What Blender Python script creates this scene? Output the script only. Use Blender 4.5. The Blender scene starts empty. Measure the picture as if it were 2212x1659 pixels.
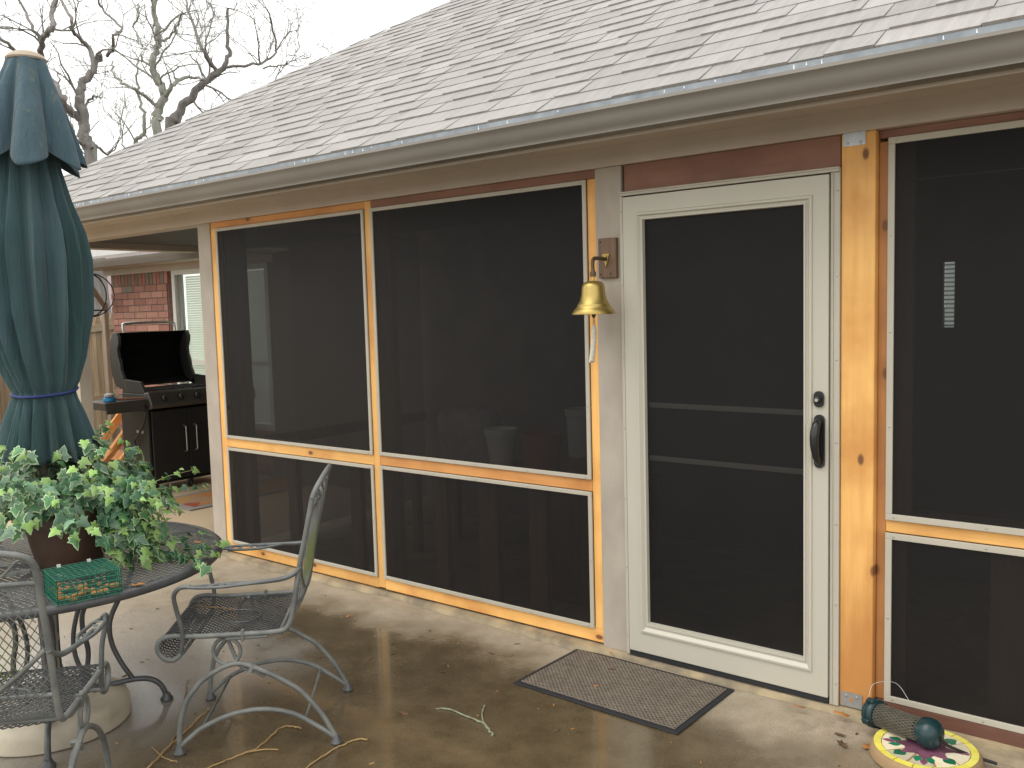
import bpy, math, random
from mathutils import Vector, Matrix
R = math.radians
rnd = random.Random(7)
scene = bpy.context.scene
C = scene.collection

# ------------------------------------------------------------------ camera
FPX, YAW, PIT, ROL = 1939.0, 0.671898, -0.0836838, -0.0269705
CAMP = Vector((2.10122, -3.479662, 1.628143))
def cam_axes():
    cy, sy = math.cos(YAW), math.sin(YAW)
    f = Vector((-sy*math.cos(PIT), cy*math.cos(PIT), math.sin(PIT)))
    rt = Vector((cy, sy, 0)); up = rt.cross(f)
    return rt*math.cos(ROL)+up*math.sin(ROL), -rt*math.sin(ROL)+up*math.cos(ROL), f
CR, CU, CF = cam_axes()
cd = bpy.data.cameras.new('camera'); cam = bpy.data.objects.new('camera', cd); C.objects.link(cam)
cd.sensor_width = 36; cd.lens = FPX/2212*36; cd.clip_start = .05; cd.clip_end = 600
m3 = Matrix((CR, CU, -CF)).transposed().to_4x4(); m3.translation = CAMP
cam.matrix_world = m3
scene.camera = cam
def at_depth(u, v, d):      # survey helper: a point d metres along the view axis, for far trees traced from the photo
    return CAMP + d*(CF + CR*((u-1106)/FPX) - CU*((v-829.5)/FPX))

# ------------------------------------------------------------------ light
SUN_EL, SUN_AZ = R(58), R(205)
w = bpy.data.worlds.new('World'); scene.world = w; w.use_nodes = True
nt = w.node_tree; nt.nodes.clear()
sky = nt.nodes.new('ShaderNodeTexSky'); sky.sky_type = 'NISHITA'; sky.sun_disc = False
sky.sun_elevation = SUN_EL; sky.sun_rotation = SUN_AZ; sky.air_density = 1.0; sky.dust_density = 2.0
hs = nt.nodes.new('ShaderNodeHueSaturation'); hs.inputs['Saturation'].default_value = .35
mx = nt.nodes.new('ShaderNodeMix'); mx.data_type = 'RGBA'; mx.inputs[0].default_value = .85
mx.inputs[7].default_value = (10.55, 10.55, 10.2, 1)
bg = nt.nodes.new('ShaderNodeBackground'); bg.inputs['Strength'].default_value = .12
wo = nt.nodes.new('ShaderNodeOutputWorld')
nt.links.new(sky.outputs[0], hs.inputs['Color']); nt.links.new(hs.outputs[0], mx.inputs[6])
nt.links.new(mx.outputs[2], bg.inputs[0]); nt.links.new(bg.outputs[0], wo.inputs[0])
sl = bpy.data.lights.new('sun', 'SUN'); sl.energy = .8; sl.angle = R(40); sl.color = (1, .97, .88)
so = bpy.data.objects.new('sun', sl); C.objects.link(so)
# sun stands behind the camera's right shoulder, high
so.rotation_euler = Vector((-math.sin(SUN_AZ)*math.cos(SUN_EL)*-1, math.cos(SUN_AZ)*math.cos(SUN_EL), math.sin(SUN_EL))).to_track_quat('Z', 'Y').to_euler()
scene.view_settings.view_transform = 'Standard'; scene.view_settings.look = 'None'
scene.view_settings.gamma = 1; scene.view_settings.use_curve_mapping = False
scene.view_settings.exposure = .55

# ------------------------------------------------------------------ materials
def new_mat(name):
    m = bpy.data.materials.new(name); m.use_nodes = True
    n = m.node_tree.nodes; l = m.node_tree.links; n.clear()
    o = n.new('ShaderNodeOutputMaterial'); b = n.new('ShaderNodeBsdfPrincipled')
    l.new(b.outputs[0], o.inputs[0])
    return m, n, l, b
def c4(c): return (c[0], c[1], c[2], 1)
def coords(n, l, kind, stretch):
    if kind == 'POS':
        g = n.new('ShaderNodeNewGeometry'); s = g.outputs['Position']
    else:
        g = n.new('ShaderNodeTexCoord'); s = g.outputs['Object']
    mp = n.new('ShaderNodeMapping'); mp.inputs['Scale'].default_value = stretch
    l.new(s, mp.inputs[0]); return mp.outputs[0]
def noise(n, l, vec, scale, detail=5, rough=.55):
    t = n.new('ShaderNodeTexNoise'); t.inputs['Scale'].default_value = scale
    t.inputs['Detail'].default_value = detail; t.inputs['Roughness'].default_value = rough
    l.new(vec, t.inputs['Vector']); return t.outputs[0]
def ramp(n, l, src, stops):
    r = n.new('ShaderNodeValToRGB'); e = r.color_ramp.elements
    while len(e) < len(stops): e.new(.5)
    for i, (p, c) in enumerate(stops): e[i].position = p; e[i].color = c4(c)
    l.new(src, r.inputs[0]); return r.outputs[0]
def mixc(n, l, f, a, b, mode='MIX'):
    m = n.new('ShaderNodeMix'); m.data_type = 'RGBA'; m.blend_type = mode
    for s, i in ((f, 0), (a, 6), (b, 7)):
        if hasattr(s, 'is_output') or hasattr(s, 'links'): l.new(s, m.inputs[i])
        else: m.inputs[i].default_value = s if i == 0 else c4(s)
    return m.outputs[2]
def math_(n, l, op, a, b=None, clamp=False):
    m = n.new('ShaderNodeMath'); m.operation = op; m.use_clamp = clamp
    for s, i in ((a, 0), (b, 1)):
        if s is None: continue
        if hasattr(s, 'links'): l.new(s, m.inputs[i])
        else: m.inputs[i].default_value = s
    return m.outputs[0]
def maprange(n, l, src, a, b, c=0., d=1.):
    m = n.new('ShaderNodeMapRange'); m.interpolation_type = 'SMOOTHSTEP'
    m.inputs[1].default_value = a; m.inputs[2].default_value = b; m.inputs[3].default_value = c; m.inputs[4].default_value = d
    l.new(src, m.inputs[0]); return m.outputs[0]
def bump(n, l, b, h, strength, dist=.01):
    bp = n.new('ShaderNodeBump'); bp.inputs['Strength'].default_value = strength; bp.inputs['Distance'].default_value = dist
    l.new(h, bp.inputs['Height']); l.new(bp.outputs[0], b.inputs['Normal'])
def mat(name, c1, c2=None, scale=6., rough=.6, metal=0., bmp=0., bscale=60., coord='POS', stretch=(1, 1, 1), rand=0., spec=.5, lo=.3, hi=.7, coat=0.):
    m, n, l, b = new_mat(name)
    v = coords(n, l, coord, stretch)
    col = ramp(n, l, noise(n, l, v, scale), [(lo, c1), (hi, c2 or c1)])
    if rand:
        oi = n.new('ShaderNodeObjectInfo'); hv = n.new('ShaderNodeHueSaturation')
        l.new(math_(n, l, 'ADD', math_(n, l, 'MULTIPLY', oi.outputs['Random'], rand*2), 1-rand), hv.inputs['Value'])
        l.new(col, hv.inputs['Color']); col = hv.outputs[0]
    l.new(col, b.inputs['Base Color'])
    b.inputs['Roughness'].default_value = rough; b.inputs['Metallic'].default_value = metal
    b.inputs['Specular IOR Level'].default_value = spec; b.inputs['Coat Weight'].default_value = coat
    if bmp: bump(n, l, b, noise(n, l, v, bscale, 3), bmp)
    return m
def cedar(name, axis, c1=(.90, .51, .165), c2=(.62, .28, .08), knots=True, dark=(.20, .085, .035), rand=.12, knot_amt=.42, foot=False):
    m, n, l, b = new_mat(name)
    st = [22, 22, 22]; st[axis] = 1.3
    v = coords(n, l, 'POS', tuple(st))
    cm_ = tuple(c1[i]*.6+c2[i]*.4 for i in range(3))
    col = ramp(n, l, noise(n, l, v, 1.6, 6, .6), [(.28, cm_), (.58, c1)])
    v2 = coords(n, l, 'POS', (1, 1, 1))
    col = mixc(n, l, maprange(n, l, noise(n, l, v2, 2.6, 4), .42, .72, 0, .85), col, c2)
    if knots:
        s3 = [5.3, 5.3, 5.3]; s3[axis] = 2.9
        vo = n.new('ShaderNodeTexVoronoi'); vo.inputs['Scale'].default_value = 1.0; vo.inputs['Randomness'].default_value = 1
        vo.voronoi_dimensions = '2D'
        kv = coords(n, l, 'POS', tuple(s3)); kv.node.inputs['Rotation'].default_value = (R(90), 0, 0)
        l.new(kv, vo.inputs['Vector'])
        sep = n.new('ShaderNodeSeparateColor'); l.new(vo.outputs['Color'], sep.inputs[0])
        has = math_(n, l, 'GREATER_THAN', sep.outputs[0], knot_amt)
        core = math_(n, l, 'MULTIPLY', maprange(n, l, vo.outputs['Distance'], .035, .085, 1, 0), has)
        halo = math_(n, l, 'MULTIPLY', maprange(n, l, vo.outputs['Distance'], .06, .24, .45, 0), has)
        col = mixc(n, l, halo, col, c2); col = mixc(n, l, core, col, dark)
    if foot:    # damp wood at the foot of the post
        sp = n.new('ShaderNodeSeparateXYZ'); l.new(v2, sp.inputs[0])
        zz = math_(n, l, 'ADD', sp.outputs[2], math_(n, l, 'MULTIPLY', math_(n, l, 'SUBTRACT', noise(n, l, coords(n, l, 'POS', (9, 9, 1.5)), 1.5, 4), .5), .7))
        col = mixc(n, l, maprange(n, l, zz, .75, .25, 0, .8), col, (.46, .185, .05))
    oi = n.new('ShaderNodeObjectInfo'); hv = n.new('ShaderNodeHueSaturation')
    l.new(math_(n, l, 'ADD', math_(n, l, 'MULTIPLY', oi.outputs['Random'], rand*2), 1-rand), hv.inputs['Value'])
    l.new(col, hv.inputs['Color']); l.new(hv.outputs[0], b.inputs['Base Color'])
    b.inputs['Roughness'].default_value = .55; b.inputs['Specular IOR Level'].default_value = .35
    bump(n, l, b, noise(n, l, v, 4, 4), .12)
    return m
M = {}
M['cedar_z'] = cedar('cedar_upright', 2)
M['cedar_post'] = cedar('cedar_post_wood', 2, foot=True, rand=.02)
M['cedar_x'] = cedar('cedar_level', 0)
M['cedar_red_x'] = cedar('cedar_red_level', 0, (.30, .15, .10), (.20, .095, .065), rand=.05)
M['cedar_rail_x'] = cedar('cedar_rail_level', 0, (.70, .33, .11), (.48, .20, .06), rand=.05)
M['cedar_brown_z'] = cedar('cedar_brown_upright', 2, (.50, .23, .08), (.33, .14, .055), rand=.05)
M['stain_x'] = mat('redwood_sill', (.17, .075, .05), (.12, .05, .035), 8, .6, stretch=(1, 14, 14), bmp=.1)
M['trim'] = mat('taupe_paint', (.56, .485, .415), (.49, .42, .36), 3, .55, bmp=.05, bscale=90)
M['post'] = mat('aged_pinkish_paint', (.48, .42, .35), (.35, .30, .25), 5, .6, bmp=.08, bscale=60, stretch=(1, 1, .6), lo=.33, hi=.72)
M['gutter'] = mat('taupe_aluminium', (.235, .212, .185), (.195, .175, .153), 2.5, .5, stretch=(1,1,3))
M['drip'] = mat('galvanised_edge', (.33, .36, .39), (.20, .22, .25), 14, .42, .35)
M['frame'] = mat('almond_aluminium', (.505, .465, .385), (.46, .425, .35), 4, .45)
M['door'] = mat('almond_door_paint', (.535, .50, .42), (.505, .475, .395), 2, .38)
M['black'] = mat('black_enamel', (.012, .012, .013), (.018, .018, .018), 5, .28)
M['blackm'] = mat('black_matte', (.010, .010, .011), (.015, .014, .014), 5, .6)
M['rubber'] = mat('black_rubber', (.015, .016, .02), (.022, .022, .026), 20, .7)
M['zinc'] = mat('zinc_plate', (.50, .52, .52), (.38, .40, .41), 25, .38, .75)
M['screw'] = mat('screw_metal', (.45, .43, .38), None, 5, .35, .6)
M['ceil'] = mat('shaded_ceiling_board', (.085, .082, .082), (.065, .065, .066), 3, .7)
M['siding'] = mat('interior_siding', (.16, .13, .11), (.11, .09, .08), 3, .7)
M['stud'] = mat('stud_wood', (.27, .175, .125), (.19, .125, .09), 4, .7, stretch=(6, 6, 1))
M['white'] = mat('white_vinyl', (.72, .73, .68), (.68, .69, .64), 4, .4)
M['blind'] = mat('blind_slat_white', (.78, .80, .74), (.72, .74, .69), 4, .5)
_n = M['blind'].node_tree.nodes; _l = M['blind'].node_tree.links
_t = _n.new('ShaderNodeBsdfTranslucent'); _t.inputs[0].default_value = (.88,.88,.84,1); _m = _n.new('ShaderNodeMixShader'); _m.inputs[0].default_value = .5
_l.new(_n['Principled BSDF'].outputs[0], _m.inputs[1]); _l.new(_t.outputs[0], _m.inputs[2]); _l.new(_m.outputs[0], _n['Material Output'].inputs[0])
M['mortar'] = mat('mortar_grey', (.23, .19, .16), (.17, .14, .12), 30, .9, bmp=.3, bscale=150)
M['brown_metal'] = mat('brown_downspout', (.32, .26, .19), (.28, .22, .16), 3, .5)
M['fence'] = mat('weathered_fence', (.42, .30, .18), (.27, .185, .11), 2.2, .8, stretch=(7, 7, .8), rand=.22, bmp=.2, bscale=20)
M['fencer'] = mat('weathered_rail', (.36, .27, .17), (.26, .19, .12), 3, .8, stretch=(1, 1, 4), rand=.1)
M['iron'] = mat('grey_iron_paint', (.095, .103, .105), (.16, .168, .165), 14, .48, .25, bmp=.15, bscale=120)
M['iron_light'] = mat('weathered_iron_paint', (.115, .12, .117), (.23, .235, .218), 11, .55, .1, bmp=.18, bscale=120)
M['iron_dark'] = mat('dark_wet_iron', (.075, .078, .082), (.12, .122, .125), 14, .38, .3, bmp=.12, bscale=120)
def green_back_mat():     # iron paint with a patchy green tint over the lower middle of the mesh backs
    m, n, l, b = new_mat('green_tinted_iron')
    v = coords(n, l, 'OBJ', (1, 1, 1)); sp = n.new('ShaderNodeSeparateXYZ'); l.new(v, sp.inputs[0])
    col = ramp(n, l, noise(n, l, v, 14), [(.3, (.10, .105, .10)), (.7, (.19, .19, .175))])
    zz = math_(n, l, 'MULTIPLY', maprange(n, l, sp.outputs[2], .56, .64), maprange(n, l, sp.outputs[2], .84, .70))
    f = math_(n, l, 'MULTIPLY', zz, maprange(n, l, math_(n, l, 'ABSOLUTE', sp.outputs[1]), .22, .10))
    f = math_(n, l, 'MULTIPLY', f, maprange(n, l, noise(n, l, v, 9), .3, .5))
    l.new(mixc(n, l, f, col, (.125, .15, .035)), b.inputs['Base Color']); b.inputs['Roughness'].default_value = .6; return m
M['iron_green'] = green_back_mat()
M['pot'] = mat('brown_resin_pot', (.105, .06, .04), (.075, .043, .03), 4, .42, bmp=.05, bscale=40, stretch=(1, 1, 3))
M['soil'] = mat('potting_soil', (.03, .02, .013), (.05, .035, .022), 40, .95, bmp=.5)
M['stem'] = mat('ivy_stem', (.20, .26, .07), (.16, .12, .06), 12, .6)
M['green_wire'] = mat('green_vinyl_wire', (.012, .17, .10), (.010, .12, .075), 20, .38)
M['suet'] = mat('seed_crumbs', (.55, .30, .09), (.33, .17, .06), 40, .8)
M['brass'] = mat('old_brass', (.50, .37, .125), (.40, .29, .085), 7, .42, .9)
M['brassd'] = mat('tarnished_brass', (.10, .075, .05), (.15, .105, .06), 14, .5, .6)
M['plaque'] = mat('plaque_wood', (.20, .115, .065), (.13, .075, .042), 3, .55, stretch=(20, 20, 1.5), bmp=.1)
M['rope'] = mat('white_rope', (.72, .68, .58), (.60, .56, .47), 60, .8)
M['teal'] = mat('dark_teal_plastic', (.009, .036, .042), (.007, .028, .033), 6, .3)
M['seedmesh'] = mat('feeder_mesh', (.20, .19, .15), (.13, .12, .095), 30, .5, .3)
M['seeds'] = mat('feeder_seed', (.10, .09, .06), (.06, .055, .04), 60, .8)
M['twig'] = mat('straw_twig', (.46, .31, .125), (.28, .17, .075), 30, .7)
M['twig_brown'] = mat('brown_twig', (.30, .19, .10), (.18, .11, .06), 30, .75)
M['lichen'] = mat('lichen_twig', (.32, .40, .27), (.17, .12, .075), 70, .85)
M['leaf_orange'] = mat('dead_leaf_orange', (.55, .24, .06), (.38, .15, .04), 40, .7)
M['leaf_brown'] = mat('dead_leaf_brown', (.16, .085, .04), (.09, .05, .03), 40, .7)
M['bark'] = mat('oak_bark', (.28, .26, .24), (.14, .13, .125), 3, .9, stretch=(4, 4, 1), bmp=.4, bscale=12)
M['bark2'] = mat('lichened_bark', (.36, .36, .31), (.20, .195, .175), 2.5, .9, stretch=(4, 4, 1), bmp=.4, bscale=12)
M['nroof'] = mat('pink_grey_shingle', (.34, .27, .27), (.28, .22, .22), 3, .85)
M['lid_black'] = mat('matte_black_lid', (.004, .004, .004), (.006, .006, .006), 5, .8, spec=.1)  # grill lid: even near-black with little gloss
M['olive'] = mat('olive_grill_panel', (.030, .030, .026), (.024, .024, .02), 4, .4)
M['panel'] = mat('brown_grill_panel', (.095, .088, .076), (.08, .074, .064), 4, .35, .4)
M['chrome'] = mat('brushed_steel', (.60, .59, .57), (.50, .49, .47), 10, .28, .9)
M['blue'] = mat('blue_plastic', (.02, .25, .50), None, 5, .35)
M['grey'] = mat('grey_plastic', (.35, .32, .30), None, 5, .4)
M['redwood'] = mat('red_brown_handle', (.30, .09, .05), (.22, .07, .04), 8, .5)
M['lumber'] = cedar('cut_cedar', 2, (.72, .33, .10), (.45, .18, .06), rand=.22)
M['cord'] = mat('blue_cord', (.014, .03, .16), (.01, .02, .11), 40, .6)
M['cap'] = mat('faded_wood_cap', (.42, .34, .26), (.33, .26, .19), 6, .6)
M['pole'] = mat('taupe_pole_paint', (.36, .34, .28), (.30, .28, .23), 5, .45)
M['standw'] = mat('weathered_white_stand', (.62, .55, .42), (.36, .31, .24), 3.5, .6, bmp=.06, lo=.35, hi=.62)
M['ground'] = mat('lawn_ground', (.10, .085, .05), (.07, .075, .035), .8, .95)
M['terracotta'] = mat('red_planter', (.20, .06, .045), None, 4, .7)
M['whitepot'] = mat('white_planter', (.55, .53, .50), None, 4, .6)
M['cushion'] = mat('pale_cushion', (.42, .38, .36), (.30, .26, .26), 12, .9)
M['stonebody'] = mat('tan_cast_stone', (.38, .25, .13), (.28, .18, .095), 9, .75, bmp=.15, bscale=90)
M['grout'] = mat('tan_grout', (.40, .28, .15), None, 9, .8)
for k, c, c2 in (('g_yellow', (.80, .70, .07), (.85, .78, .20)), ('g_white', (.76, .71, .56), (.66, .55, .36)), ('g_purple', (.16, .06, .10), (.24, .10, .15)), ('g_green', (.02, .22, .11), (.015, .15, .08))):
    M[k] = mat('glass_'+k[2:], c, c2, 18, .22, spec=.6, rand=.28 if k != 'g_yellow' else .1)
bricks_c = [((.37, .175, .13), (.46, .235, .18)), ((.31, .145, .11), (.40, .19, .145)), ((.42, .215, .16), (.49, .27, .205)), ((.20, .165, .135), (.27, .21, .17))]
BR = [mat('brick_clay', a, b, 9, .85, stretch=(3, 3, .5), rand=.14, bmp=.3, bscale=70) for a, b in bricks_c]
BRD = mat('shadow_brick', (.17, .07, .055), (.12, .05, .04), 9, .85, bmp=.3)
SH = [mat('shingle_grey', (a, a*.95, a*.91), (a*.80, a*.75, a*.71), 9, .55, stretch=(4, .5, .5), bmp=.6, bscale=30, spec=.4) for a in (.29, .31, .33, .35, .385)]

def glass_mat():
    m, n, l, b = new_mat('window_glass')
    t = n.new('ShaderNodeBsdfTransparent'); t.inputs[0].default_value = (.93, .96, .94, 1)
    g = n.new('ShaderNodeBsdfGlossy'); g.inputs['Roughness'].default_value = .03
    fr = n.new('ShaderNodeFresnel'); fr.inputs[0].default_value = 1.3
    mm = n.new('ShaderNodeMixShader'); gg = n.new('ShaderNodeNewGeometry')
    l.new(math_(n, l, 'MULTIPLY', fr.outputs[0], math_(n, l, 'SUBTRACT', 1, gg.outputs['Backfacing'])), mm.inputs[0]); l.new(t.outputs[0], mm.inputs[1]); l.new(g.outputs[0], mm.inputs[2])
    l.new(mm.outputs[0], n['Material Output'].inputs[0]); return m
M['glass'] = glass_mat()
def screen_mat(name='insect_screen', fill=.80):       # fine dark insect screen: mostly thread, some open weave
    m, n, l, b = new_mat(name)
    v = coords(n, l, 'POS', (1, 1, 1))
    col = ramp(n, l, noise(n, l, v, 1.1, 3), [(.3, (.0085, .0078, .0080)), (.7, (.0108, .0098, .0100))])
    l.new(col, b.inputs['Base Color']); b.inputs['Roughness'].default_value = .55; b.inputs['Specular IOR Level'].default_value = .25
    t = n.new('ShaderNodeBsdfTransparent')
    mm = n.new('ShaderNodeMixShader'); mm.inputs[0].default_value = fill
    l.new(t.outputs[0], mm.inputs[1]); l.new(b.outputs[0], mm.inputs[2]); l.new(mm.outputs[0], n['Material Output'].inputs[0])
    return m
M['screen'] = screen_mat()
M['screen_side'] = screen_mat('older_open_screen', .42)
def patio_mat():
    m, n, l, b = new_mat('stained_concrete')
    v = coords(n, l, 'POS', (1, 1, 1))
    sep = n.new('ShaderNodeSeparateXYZ'); l.new(v, sep.inputs[0])
    n1 = noise(n, l, v, 1.7, 6, .6); n2 = noise(n, l, v, 6, 6, .65); n3 = noise(n, l, v, 45, 3)
    dry = ramp(n, l, n2, [(.3, (.31, .255, .185)), (.7, (.45, .38, .29))])
    wetc = ramp(n, l, n2, [(.3, (.082, .058, .029)), (.7, (.150, .112, .062))])
    # wet away from the wall: y below about -0.4, edge broken by noise; drier again to the right, under the eaves
    y = math_(n, l, 'ADD', sep.outputs[1], math_(n, l, 'MULTIPLY', math_(n, l, 'SUBTRACT', n1, .5), .9))
    wet = maprange(n, l, y, -.50, -.12, 1, 0)
    rightd = maprange(n, l, sep.outputs[0], .3, 1.3, 1, .62)
    leftd = maprange(n, l, sep.outputs[0], -3.2, -1.6, 0., 1)
    wet = math_(n, l, 'MULTIPLY', math_(n, l, 'MULTIPLY', wet, rightd), leftd)
    # greyer, paler concrete round the table
    greyf = math_(n, l, 'MULTIPLY', maprange(n, l, sep.outputs[0], -1.5, -.95, 1, 0), maprange(n, l, y, -1.0, -.7, 1, 0))
    wet2 = mixc(n, l, greyf, wetc, (.29, .265, .235))
    col = mixc(n, l, wet, dry, wet2)
    col = mixc(n, l, maprange(n, l, n3, .62, .72, 0, .35), col, (.08, .06, .04))
    n4 = noise(n, l, v, 170, 4, .7)
    col = mixc(n, l, 1.0, col, ramp(n, l, n4, [(.3, (.62, .60, .58)), (.7, (1.25, 1.25, 1.25))]), 'MULTIPLY')
    col = mixc(n, l, maprange(n, l, noise(n, l, v, 3.1, 8, .7), .55, .72, 0, .45), col, (.105, .08, .05))
    far = maprange(n, l, sep.outputs[0], -3.4, -4.4, 0, .75)
    col = mixc(n, l, far, col, (.66, .49, .31))
    l.new(col, b.inputs['Base Color'])
    rg = maprange(n, l, math_(n, l, 'ADD', wet, math_(n, l, 'MULTIPLY', greyf, .4)), 0, 1, .8, .13)
    rg = math_(n, l, 'ADD', rg, math_(n, l, 'MULTIPLY', math_(n, l, 'SUBTRACT', n2, .5), .35), True)
    l.new(rg, b.inputs['Roughness'])
    l.new(math_(n, l, 'MULTIPLY', maprange(n, l, math_(n, l, 'ADD', wet, math_(n, l, 'MULTIPLY', n2, .5)), .7, 1.2), .8), b.inputs['Coat Weight']); b.inputs['Coat Roughness'].default_value = .09; b.inputs['Coat IOR'].default_value = 1.33
    h = math_(n, l, 'ADD', math_(n, l, 'ADD', math_(n, l, 'MULTIPLY', n3, .5), n2), math_(n, l, 'MULTIPLY', n4, .25))
    bump(n, l, b, h, .22, .01)
    return m
M['patio'] = patio_mat()
M['ledge'] = mat('old_slab_edge', (.42, .33, .20), (.22, .18, .125), 7, .8, bmp=.3, bscale=45, lo=.35, hi=.62)
def canvas_mat(name, a, bcol, mildew):
    m, n, l, b = new_mat(name)
    v = coords(n, l, 'OBJ', (5, 5, .9))
    col = ramp(n, l, noise(n, l, v, 1.5, 3), [(.35, a), (.65, bcol)])
    if mildew:
        v2 = coords(n, l, 'OBJ', (14, 14, 5))
        spot = maprange(n, l, noise(n, l, v2, 2.2, 6, .7), .56, .74, 0, .6)
        z = n.new('ShaderNodeTexCoord'); s = n.new('ShaderNodeSeparateXYZ'); l.new(z.outputs['Object'], s.inputs[0])
        col = mixc(n, l, spot, col, (.17, .20, .08))
    l.new(col, b.inputs['Base Color']); b.inputs['Roughness'].default_value = .8; b.inputs['Specular IOR Level'].default_value = .2
    b.inputs['Sheen Weight'].default_value = .15
    bump(n, l, b, noise(n, l, coords(n, l, 'OBJ', (13, 13, 1.6)), 1.6, 4), .55, .03)
    return m
M['canvas'] = canvas_mat('green_blue_canvas', (.034, .074, .072), (.054, .094, .108), False)
M['canvas2'] = canvas_mat('mildewed_canvas', (.050, .088, .108), (.072, .115, .145), True)
def rug_mat():
    m, n, l, b = new_mat('flowered_rug')
    v = coords(n, l, 'OBJ', (1, 1, 1))
    vo = n.new('ShaderNodeTexVoronoi'); vo.inputs['Scale'].default_value = 4.2; l.new(v, vo.inputs['Vector'])
    sp = n.new('ShaderNodeSeparateColor'); l.new(vo.outputs['Color'], sp.inputs[0])
    col = ramp(n, l, sp.outputs[0], [(0, (.30, .03, .02)), (.3, (.42, .25, .09)), (.55, (.50, .13, .03)), (.8, (.30, .24, .15))])
    l.new(col, b.inputs['Base Color']); b.inputs['Roughness'].default_value = .95
    return m
M['rug'] = rug_mat()
M['rugb'] = mat('grey_rug_border', (.33, .30, .27), (.26, .24, .22), 30, .95)
def mat_mat():
    m, n, l, b = new_mat('waffle_carpet')
    v = coords(n, l, 'OBJ', (1, 1, 1))
    sp = n.new('ShaderNodeSeparateXYZ'); l.new(v, sp.inputs[0])
    sx = math_(n, l, 'SINE', math_(n, l, 'MULTIPLY', sp.outputs[0], 300)); sy = math_(n, l, 'SINE', math_(n, l, 'MULTIPLY', sp.outputs[1], 300))
    pr = math_(n, l, 'MULTIPLY', sx, sy)
    f = maprange(n, l, math_(n, l, 'ADD', pr, math_(n, l, 'MULTIPLY', math_(n, l, 'SUBTRACT', noise(n, l, v, 160, 3), .5), 1.6)), .1, .8)
    base = ramp(n, l, noise(n, l, v, 30, 5), [(.3, (.15, .125, .10)), (.7, (.22, .185, .15))])
    l.new(mixc(n, l, f, base, (.045, .036, .03)), b.inputs['Base Color'])
    b.inputs['Roughness'].default_value = .95; b.inputs['Specular IOR Level'].default_value = .1
    bump(n, l, b, math_(n, l, 'MULTIPLY', f, -1), .6, .004)
    return m
M['doormat'] = mat_mat()
def leafmat(name, a, b_):
    m, n, l, b = new_mat(name)
    v = coords(n, l, 'OBJ', (1, 1, 1))
    oi = n.new('ShaderNodeObjectInfo'); hv = n.new('ShaderNodeHueSaturation')
    l.new(ramp(n, l, noise(n, l, v, 60, 3), [(.35, a), (.65, b_)]), hv.inputs['Color'])
    l.new(math_(n, l, 'ADD', math_(n, l, 'MULTIPLY', oi.outputs['Random'], .7), .7), hv.inputs['Value'])
    l.new(hv.outputs[0], b.inputs['Base Color']); b.inputs['Roughness'].default_value = .42
    b.inputs['Transmission Weight'].default_value = 0
    return m
LG = [leafmat('ivy_deep_green', (.022, .075, .036), (.035, .11, .05)), leafmat('ivy_mid_green', (.055, .155, .058), (.085, .21, .078)), leafmat('ivy_grey_green', (.10, .19, .12), (.15, .25, .16)), leafmat('ivy_new_green', (.20, .36, .08), (.26, .42, .11))]
LE = [leafmat('ivy_pale_edge', (.30, .42, .22), (.42, .52, .31)), leafmat('ivy_green_edge', (.10, .24, .09), (.14, .30, .12))]

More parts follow.
